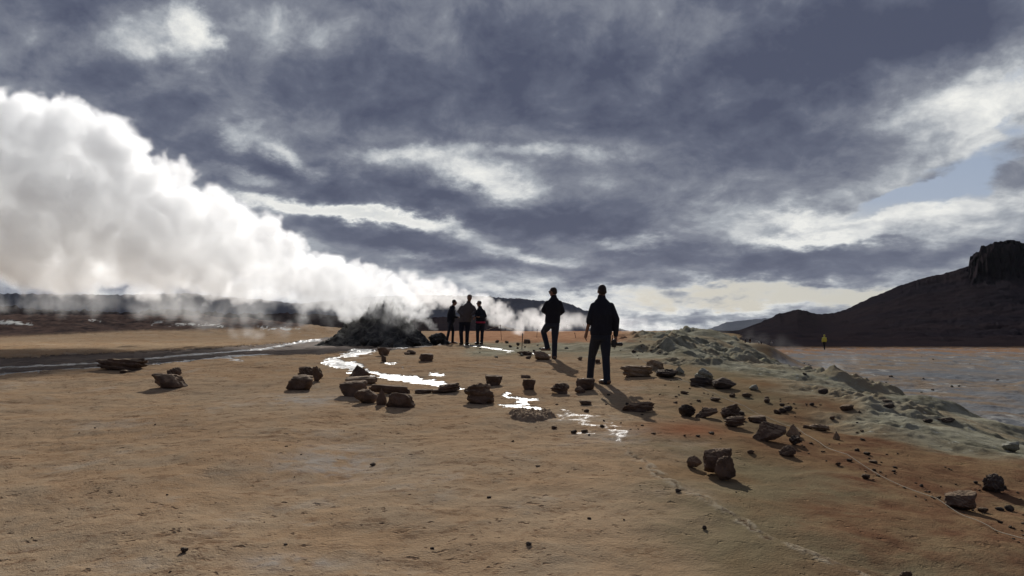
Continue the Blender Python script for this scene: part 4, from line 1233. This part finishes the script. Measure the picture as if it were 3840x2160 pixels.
    # ---- shoes
    for i, a_ in enumerate(('aL', 'aR')):
        g = J['gL'] if i == 0 else J['gR']
        td_ = (toes[i] if toes else fw(yaw))
        td_ = Vector(td_).normalized()
        a = J[a_]
        S = Solid()
        z0 = g + .038 * s
        base = Vector((a.x, a.y, 0))
        pts = [base - td_ * .055 * s, base + td_ * .05 * s, base + td_ * .13 * s, base + td_ * .185 * s]
        for p, zz in zip(pts, (.004, .004, 0, -.004)):
            p.z = z0 + zz * s
        S.limb(pts, [.042 * s, .042 * s, .044 * s, .034 * s])
        S.limb([Vector((a.x, a.y, z0 + .01)), a + up * .02 * s], [.046 * s, .048 * s])
        # a flat sole
        sd = Vector((-td_.y, td_.x, 0))
        S.V = [(v[0], v[1], max(v[2], g + .004)) for v in S.V]
        S.fuse('shoe', M[shoe], root, vox * .8, 2)
    # ---- hair
    Hs = Solid()
    c = H + up * .030 * s - f * .014 * s
    if hair_style == 'short':
        Hs.ball(c, (.080 * s, .094 * s, .096 * s), face)
        Hs.ball(c - f * .03 * s - up * .03 * s, (.073 * s, .068 * s, .075 * s), face)
    elif hair_style == 'bald':
        Hs.ball(c - f * .03 * s - up * .028 * s, (.078 * s, .072 * s, .058 * s), face)
    elif hair_style == 'curly':
        rg = random.Random(5)
        Hs.ball(c, (.084 * s, .092 * s, .094 * s), face)
        for _ in range(26):
            v = Vector((rg.gauss(0, 1), rg.gauss(0, 1), abs(rg.gauss(0, 1)))).normalized()
            if v.dot(f) > .75: continue
            Hs.ball(c + Vector((v.x * .078, v.y * .086, v.z * .088)) * s, .022 * s)
    elif hair_style == 'hat':
        Hs.ball(c + up * .01 * s, (.088 * s, .100 * s, .092 * s), face)
        Hs.ball(c - up * .035 * s, (.092 * s, .104 * s, .026 * s), face)
        Hs.ball(c - f * .05 * s - up * .06 * s, (.07 * s, .055 * s, .06 * s), face)
    o = Hs.fuse('hair' if hair_style != 'hat' else 'beanie', M[hair], root, vox * .8, 1)
    # keep the hair off the face
    me = o.data
    n = len(me.vertices)
    co = np.empty(n * 3); me.vertices.foreach_get('co', co); co = co.reshape(-1, 3)
    rel = co + np.array(root.location[:]) - np.array(H[:])
    fa = rel @ np.array(f[:])
    lim = (.055 if hair_style != 'hat' else .082) * s
    hi = np.clip(rel[:, 2] / (.09 * s), 0, 1)
    lim = lim + hi * .045 * s
    over = np.maximum(0, fa - lim)
    co -= over[:, None] * np.array(f[:])
    me.vertices.foreach_set('co', co.ravel()); me.update()
    if glasses:
        G = Solid()
        for sg in (-1, 1):
            G.ball(H + r * sg * .036 * s + f * .094 * s + up * .008 * s, (.030 * s, .007 * s, .020 * s), face)
            G.limb([H + r * sg * .066 * s + f * .088 * s + up * .012 * s, H + r * sg * .080 * s + up * .006 * s], [.006 * s, .005 * s])
        G.limb([H - r * .03 * s + f * .099 * s + up * .012 * s, H + r * .03 * s + f * .099 * s + up * .012 * s], [.005 * s, .005 * s])
        G.fuse('sunglasses', M['plastic'], root, .004, 0)
    return root

def joints(spec, Y, feet):
    """spec: name -> (px, py, depth offset). feet: ground heights under the ankles come from the terrain."""
    J = {k: at(v[0], v[1], Y + (v[2] if len(v) > 2 else 0)) for k, v in spec.items()}
    J['gL'] = feet[0] if feet[0] is not None else hz(J['aL'].x, J['aL'].y)
    J['gR'] = feet[1] if feet[1] is not None else hz(J['aR'].x, J['aR'].y)
    return J

# man with the camera
fL = hit(2211, 1424); fR = hit(2273, 1441)
Y1 = fR.y
dL = min(fL.y - Y1, .5)
J1 = joints({'head': (2257.5, 1092), 'neck': (2256, 1119), 'sL': (2227, 1148), 'sR': (2290, 1148), 'eL': (2212, 1197, -.03), 'eR': (2311, 1198, -.02), 'wL': (2200, 1246, .08),
             'wR': (2309, 1255, .02), 'hL': (2237, 1262, .02), 'hR': (2270, 1262, 0), 'kL': (2220, 1334, .12 + dL * .5), 'kR': (2272, 1340, .05), 'aL': (2213, 1408, dL), 'aR': (2276, 1425, 0)}, Y1, (None, None))
S1 = (1443 - 1074.5) / F * Y1 / 1.80
person('tall man in dark jacket seen from behind with a camera in his right hand', J1, .10, S1, 'navy', 'denim', 'boot', vox=.011, hem=at(2250, 1257, Y1).z,
       arms=('short', 'long'), torso=(.205, .135), toes=((-.9, .45, 0), (-.55, .8, 0)), face=.08, legr=1.1, hair='hair_dark')

def photo_camera(c, s):
    root = link(bpy.data.objects.new('photo_camera', None)); root.location = c
    tag(root, 'black camera with a long lens held low by the man standing nearest', 'camera')
    B = Solid()
    B.limb([c + Vector((-.035, 0, .035)) * s, c + Vector((-.035, 0, -.045)) * s], [.030 * s, .030 * s])
    B.limb([c + Vector((-.005, 0, .045)) * s, c + Vector((-.005, 0, -.05)) * s], [.034 * s, .034 * s])
    B.ball(c + Vector((.01, 0, .045)) * s, (.028 * s, .03 * s, .028 * s))
    B.fuse('camera_body', M['plastic'], root, .006, 1)
    Ln = Solid()
    Ln.limb([c + Vector((.02, 0, -.018)) * s, c + Vector((.085, -.01, -.018)) * s], [.032 * s, .034 * s])
    Ln.fuse('lens', M['plastic'], root, .006, 1)
    G = Solid(); G.limb([c + Vector((.100, -.012, -.018)) * s, c + Vector((.118, -.012, -.018)) * s], [.034 * s, .034 * s])
    G.fuse('lens_hood', M['plastic'], root, .006, 0)
    pts = [c + Vector((-.05, 0, .05)) * s + Vector((.012 * math.sin(t * 2.2), 0, .11 * math.sin(PI * t) - .02 * t)) * s for t in np.linspace(0, 1, 14)]
    me = tube_mesh('strap', [p - c for p in pts], .006, M['plastic'])
    o = bpy.data.objects.new('strap', me); link(o, root)
photo_camera(at(2305, 1287, Y1 + .02), S1)

# man with one foot on a stone
Y2 = hit(2078, 1347).y
J2 = joints({'head': (2074, 1095), 'neck': (2077, 1116), 'sL': (2053, 1137), 'sR': (2099, 1137), 'eL': (2038, 1164, .02), 'eR': (2109, 1167, .02), 'wL': (2056, 1180, .25),
             'wR': (2090, 1184, .25), 'hL': (2060, 1216, .02), 'hR': (2083, 1216, 0), 'kL': (2038, 1244, .34), 'kR': (2080, 1278, .05), 'aL': (2053, 1301, .26), 'aR': (2079, 1336, 0)}, Y2, (at(2053, 1316, Y2 + .26).z, None))
S2 = (1349 - 1079) / F * Y2 / 1.80
person('man in black jacket seen from behind with one boot raised on a boulder', J2, .12, S2, 'black_cloth', 'denim', 'boot', hair='hair_dark', vox=.011, hem=at(2070, 1212, Y2).z,
       torso=(.195, .135), glasses=True, face=.95, hair_style='short', legr=1.08, toes=((-.75, .6, 0), (-.1, 1, 0)))

# three people talking
Y3 = hit(1740, 1292).y
def grp(spec, dy=0): return joints(spec, Y3 + dy, (None, None))
Ja = grp({'head': (1704, 1135), 'neck': (1698.5, 1151), 'sL': (1694, 1165, .12), 'sR': (1694, 1165, -.12), 'eL': (1703, 1185, .12), 'eR': (1700, 1187, -.16), 'wL': (1715, 1189, .03), 'wR': (1714, 1190, -.12),
          'hL': (1690, 1205, .09), 'hR': (1691, 1205, -.09), 'kL': (1699, 1241, .10), 'kR': (1683, 1243, -.10), 'aL': (1697, 1278, .08), 'aR': (1676, 1275, -.12)}, .25)
s3 = lambda top, bot: (bot - top) / F * Y3 / 1.80
GR = 'three people talking beside the steaming mound'
person('short woman in dark hooded jacket seen from the side beside the steaming mound', Ja, -PI / 2, s3(1123.5, 1285), 'black_cloth', 'navy', 'boot_red', vox=.012, hem=at(1690, 1206, Y3).z,
       torso=(.175, .165), hood=True, face=-PI / 2 + .1, group=GR, hair_style='curly', legr=.92, hair='hair_dark', toes=((1, .1, 0), (1, -.25, 0)))
Jb = grp({'head': (1760.5, 1118), 'neck': (1757.5, 1136), 'sL': (1774, 1152), 'sR': (1733, 1152), 'eL': (1783, 1168, -.06), 'eR': (1720.5, 1168, -.06), 'wL': (1769, 1181, -.20), 'wR': (1733, 1181, -.20),
          'hL': (1755, 1212), 'hR': (1732, 1212), 'kL': (1752, 1249), 'kR': (1729, 1249, -.05), 'aL': (1751, 1287, .02), 'aR': (1731, 1284, -.02)})
person('tall grey haired man in a grey fleece facing the camera between two women', Jb, PI, s3(1102, 1293), 'fleece', 'navy', 'boot_dark', vox=.012, hem=at(1745, 1208, Y3).z,
       torso=(.225, .16), face=PI - .25, group=GR, hair='hair_grey', hair_style='curly', legr=1.05, toes=((.3, -1, 0), (-.25, -1, 0)), hands=(False, False))
Jc = grp({'head': (1796.5, 1140), 'neck': (1800, 1154), 'sL': (1813, 1168), 'sR': (1791, 1168), 'eL': (1820, 1185, -.04), 'eR': (1786, 1184, -.06), 'wL': (1800, 1188, -.20), 'wR': (1782, 1190, -.2),
          'hL': (1811, 1212), 'hR': (1793, 1212), 'kL': (1808, 1249), 'kR': (1791, 1249, -.03), 'aL': (1806, 1291), 'aR': (1791, 1289, .03)}, -.1)
person('woman in sunglasses and black jacket with a pink band at the waist', Jc, PI - .25, s3(1127, 1297), 'black_cloth', 'navy', 'boot_dark', vox=.012, hem=at(1800, 1207, Y3).z,
       torso=(.185, .14), glasses=True, face=PI - .75, group=GR, hair='hair_dark', hair_style='curly', band='pink', toes=((-.3, -1, 0), (-.5, -1, 0)))

def far_person(px, top, bot, label, jacket, trousers, yaw, stride=.0, hairc='hair_dark', style='short', vox=.03, sway=0):
    p = hit(px, bot)
    Y = p.y
    h = (bot - top)
    q = lambda dx, z, dy=0: (px + dx * h / 1.8, bot - z * h / 1.8, dy)
    ca, sa = math.cos(yaw), math.sin(yaw)
    def a(x, y, z): return q(x * ca - y * sa, z, x * sa + y * ca)
    J = joints({'head': a(0, 0, 1.68), 'neck': a(0, 0, 1.53), 'sL': a(-.19, 0, 1.43), 'sR': a(.19, 0, 1.43), 'eL': a(-.25, -.03, 1.15), 'eR': a(.25, -.03, 1.15), 'wL': a(-.22, .12, .95), 'wR': a(.22, .10, .95),
                'hL': a(-.09, 0, .93), 'hR': a(.09, 0, .93), 'kL': a(-.10 + sway, stride, .52), 'kR': a(.10 - sway, -stride * .3, .50), 'aL': a(-.08 + sway * 1.5, stride * 1.2, .09), 'aR': a(.08 - sway, -stride * 1.3, .10)}, Y, (None, None))
    J['gL'] = J['gR'] = p.z
    person(label, J, yaw, h / F * Y / 1.8, jacket, trousers, 'boot_dark', hair=hairc, vox=vox, hair_style=style, torso=(.20, .15), group=None)
far_person(3091, 1255, 1312, 'person in a bright yellow jacket standing alone on the plain', 'yellow', 'black_cloth', .2, .05, 'yellow', 'hat', .018, .06)
far_person(2795, 1266, 1296, 'far off person in dark clothes, left one of a dark pair near the ridge', 'black_cloth', 'navy', .3, .1)
far_person(2812.5, 1265, 1297, 'far off person in dark brown clothes, right one of a dark pair near the ridge', 'brown_cloth', 'black_cloth', -.3, .1)
far_person(2846, 1277, 1299, 'far off person in a white jacket beside a darker companion', 'white_cloth', 'navy', 2.8, .1)
far_person(2855, 1278, 1300, 'far off person in dark jacket just right of the one in white', 'navy', 'black_cloth', .2, .1)
far_person(2894, 1278, 1300, 'far off person with a pale top standing apart in the steam', 'white_cloth', 'brown_cloth', 3.0, .1)

# ------------------------------------------------------------------ steam
def steam_mat(name, g, col=(.9925, .9970, 1.0)):
    m = bpy.data.materials.new(name); m.use_nodes = True
    nt = m.node_tree; nt.nodes.clear()
    pv = nt.nodes.new('ShaderNodeVolumePrincipled'); o = nt.nodes.new('ShaderNodeOutputMaterial')
    nt.links.new(pv.outputs[0], o.inputs['Volume'])
    pv.inputs['Color'].default_value = (*col, 1)
    pv.inputs['Density'].default_value = 1
    pv.inputs['Anisotropy'].default_value = g
    return m
M['steam'] = steam_mat('steam', .5)

def steam(name, label, spine, n, dens, res, depthf=.6, warp=((.55, 1.5), (1.8, .5)), seed=1, rr=(.2, .42), soft=(-.05, .35), wisp=None, bottom=None, group=None, pw=.8, edge=.9):
    rg = np.random.default_rng(seed)
    S = []
    for px, pt, pb, Y in spine:
        a = at(px, pt, Y); b = at(px, pb, Y)
        S.append(((a.x + b.x) / 2, Y, (a.z + b.z) / 2, abs(a.z - b.z) / 2))
    S = np.array(S); pts = []; rad = []
    for i in range(n):
        t = rg.random() ** pw * (len(S) - 1); k = int(t); f = t - k
        s = S[k] * (1 - f) + S[min(k + 1, len(S) - 1)] * f
        Rr = s[3]; v = rg.normal(size=3); v /= np.linalg.norm(v); r = Rr * rg.uniform(*rr)
        v *= rg.random() ** .4 * (Rr - r * edge)
        pts.append((s[0] + v[0], s[1] + v[1] * depthf, s[2] + v[2])); rad.append(r)
    P = np.array(pts); Ra = np.array(rad)
    pad = warp[0][1] * .35 + .1
    lo = (P - Ra[:, None]).min(0) - pad; hi = (P + Ra[:, None]).max(0) + pad
    me = bpy.data.meshes.new(name); me.from_pydata(pts, [], [])
    at_ = me.attributes.new('rad', 'FLOAT', 'POINT'); at_.data.foreach_set('value', rad)
    me.materials.append(M['steam'])
    ob = link(bpy.data.objects.new(name, me))
    tag(ob, label, None, group, 'stuff')
    ng = bpy.data.node_groups.new(name, 'GeometryNodeTree')
    ng.interface.new_socket('Geometry', in_out='INPUT', socket_type='NodeSocketGeometry')
    ng.interface.new_socket('Geometry', in_out='OUTPUT', socket_type='NodeSocketGeometry')
    k = NT(ng); L = ng.links
    gi = k.n('NodeGroupInput'); go = k.n('NodeGroupOutput')
    pos = k.n('GeometryNodeInputPosition').outputs[0]
    wp = pos
    for i, (fr, am) in enumerate(warp):
        nz = k.vm('SUBTRACT', k.noise(pos, fr, 4, .55, out='Color'), (.5, .5, .5))
        wp = k.vm('ADD', wp, k.vm('SCALE', nz, None, am))
    sn = k.n('GeometryNodeSampleNearest', domain='POINT')
    L.new(gi.outputs[0], sn.inputs['Geometry']); L.new(wp, sn.inputs['Sample Position'])
    def samp(field, typ):
        s_ = k.n('GeometryNodeSampleIndex', data_type=typ, domain='POINT')
        L.new(gi.outputs[0], s_.inputs['Geometry']); L.new(field, s_.inputs['Value']); L.new(sn.outputs[0], s_.inputs['Index'])
        return s_.outputs[0]
    na = k.n('GeometryNodeInputNamedAttribute', data_type='FLOAT'); na.inputs['Name'].default_value = 'rad'
    pc = samp(k.n('GeometryNodeInputPosition').outputs[0], 'FLOAT_VECTOR'); rc = samp(na.outputs['Attribute'], 'FLOAT')
    ds = k.vm('DISTANCE', wp, pc)
    rel = k.m('DIVIDE', k.m('SUBTRACT', rc, ds), rc)
    dn = k.rng(rel, soft[0], soft[1], 0, dens)
    if wisp:
        v = k.vm('MULTIPLY', pos, wisp[2])
        dn = k.m('MULTIPLY', dn, k.rng(k.noise(v, wisp[3], 5, .6, .6), wisp[0], wisp[1]))
    if bottom:   # thins out towards the ground
        sp = k.n('ShaderNodeSeparateXYZ'); L.new(wp, sp.inputs[0])
        zz = k.m('ADD', sp.outputs[2], k.m('MULTIPLY', k.m('SUBTRACT', k.noise(k.vm('MULTIPLY', pos, (1, 1, .8)), .42, 5, .62, .5), .5), 5.0))
        dn = k.m('MULTIPLY', dn, k.rng(zz, bottom[0], bottom[1], bottom[2], 1))
    vc = k.n('GeometryNodeVolumeCube'); L.new(dn, vc.inputs['Density'])
    vc.inputs['Min'].default_value = tuple(lo); vc.inputs['Max'].default_value = tuple(hi)
    ext = hi - lo
    for a_, e in zip('XYZ', ext):
        vc.inputs['Resolution ' + a_].default_value = max(8, int(e / res))
    sm = k.n('GeometryNodeSetMaterial'); sm.inputs['Material'].default_value = M['steam']
    L.new(vc.outputs[0], sm.inputs[0]); L.new(sm.outputs[0], go.inputs[0])
    md = ob.modifiers.new('steam', 'NODES'); md.node_group = ng
    return ob

YM = MY
steam('steam', 'huge white steam cloud blowing to the left off the dark mound',
      [(1645, 1205, 1262, YM - .2), (1590, 1140, 1225, YM - .2), (1480, 1060, 1185, YM - .6), (1400, 1000, 1205, YM - .7), (1250, 935, 1225, YM - .6), (1020, 830, 1190, YM - .3), (760, 700, 1165, YM - .6),
       (560, 545, 1150, YM - .8), (300, 385, 1140, YM - 1.2), (0, 270, 1135, YM - 1.5), (-400, 170, 1120, YM - 2), (-800, 100, 1100, YM - 2.4)],
      1500, 1.6, .06, depthf=.5, seed=3, warp=((.45, 1.8), (1.4, .8), (4.2, .46)), rr=(.16, .40), soft=(-.06, .28), bottom=(.9, 3.6, .10))
steam('steam', 'ragged thin steam trailing under the big steam cloud',
      [(1580, 1130, 1240, YM - 1.7), (1480, 1130, 1265, YM - 2.0), (1300, 1140, 1285, YM - 1.6), (1150, 1110, 1270, YM - .8), (950, 1060, 1262, YM - .5), (700, 1040, 1225, YM - .6), (350, 1030, 1210, YM - 1), (0, 1030, 1200, YM - 1.3), (-400, 1020, 1190, YM - 1.6)],
      340, .42, .075, seed=8, rr=(.35, .6), soft=(-.1, .6), wisp=(.42, .66, (.8, 1.0, .75), .8))
steam('steam', 'white steam puffs drifting low behind the group of three people',
      [(2060, 1150, 1248, 60), (1950, 1150, 1248, 60), (1870, 1115, 1246, 59), (1800, 1085, 1190, 59), (1700, 1045, 1165, 58), (1600, 1010, 1180, 57), (1500, 980, 1150, 56)],
      230, .75, .14, seed=21, warp=((.35, 2.0), (1.1, .8), (3, .3)), rr=(.2, .45), soft=(-.05, .3), pw=1.0)
steam('steam', 'wide thin bank of white steam low on the horizon behind the two standing men',
      [(2000, 1175, 1250, 95), (2120, 1165, 1250, 97), (2250, 1165, 1250, 99), (2400, 1195, 1250, 100), (2520, 1222, 1250, 102), (2600, 1236, 1250, 103)],
      160, .34, .25, seed=31, warp=((.25, 3.0), (.9, .9)), rr=(.4, .7), soft=(-.1, .7), pw=1.0)
steam('steam', 'thin veil of steam rising over the pale green ridge',
      [(2620, 1225, 1300, 46), (2760, 1210, 1330, 50), (2900, 1240, 1335, 56), (3000, 1275, 1330, 60)],
      70, .035, .25, seed=41, warp=((.4, 2.0), (1.2, .8)), rr=(.5, .8), soft=(-.1, .8), wisp=(.42, .66, (1, 1, .6), .5), pw=1.0)
steam('steam', 'faint mist clinging to the pale slope above the rope',
      [(2560, 1380, 1440, 19.5), (2700, 1400, 1480, 19), (2850, 1380, 1470, 20), (3100, 1330, 1440, 30), (3200, 1300, 1380, 45)],
      60, .10, .11, seed=61, warp=((.6, 1.5), (1.8, .5)), rr=(.5, .9), soft=(-.1, .9), wisp=(.44, .66, (1, 1, .7), .8), pw=1.0)
steam('steam', 'faint steam creeping over the sand left of the mound',
      [(860, 1225, 1292, YM + 3), (960, 1200, 1290, YM + 2), (1100, 1190, 1280, YM + 1)],
      50, .30, .08, seed=51, warp=((.6, 1.2), (2, .4)), rr=(.4, .7), soft=(-.1, .8), wisp=(.42, .64, (1, 1, .8), 1.1), pw=1.0)

# ------------------------------------------------------------------ air
def haze():
    x0, x1, y0, y1, z0, z1 = -12600, 12600, -12600, 12600, -30, 900
    V = [(x, y, z) for z in (z0, z1) for y in (y0, y1) for x in (x0, x1)]
    Fc = [(0, 2, 3, 1), (4, 5, 7, 6), (0, 1, 5, 4), (2, 6, 7, 3), (0, 4, 6, 2), (1, 3, 7, 5)]
    me = bpy.data.meshes.new('haze'); me.from_pydata(V, [], Fc)
    m = bpy.data.materials.new('haze'); m.use_nodes = True
    nt = m.node_tree; nt.nodes.clear()
    pv = nt.nodes.new('ShaderNodeVolumePrincipled'); o = nt.nodes.new('ShaderNodeOutputMaterial')
    nt.links.new(pv.outputs[0], o.inputs['Volume'])
    pv.inputs['Color'].default_value = (.80, .87, 1, 1)
    pv.inputs['Density'].default_value = HAZE
    pv.inputs['Anisotropy'].default_value = 0
    me.materials.append(m)
    o = link(bpy.data.objects.new('haze', me))
    tag(o, 'thin bluish haze that softens the far mountains', None, kind='stuff')
HAZE = 1.5e-5
haze()
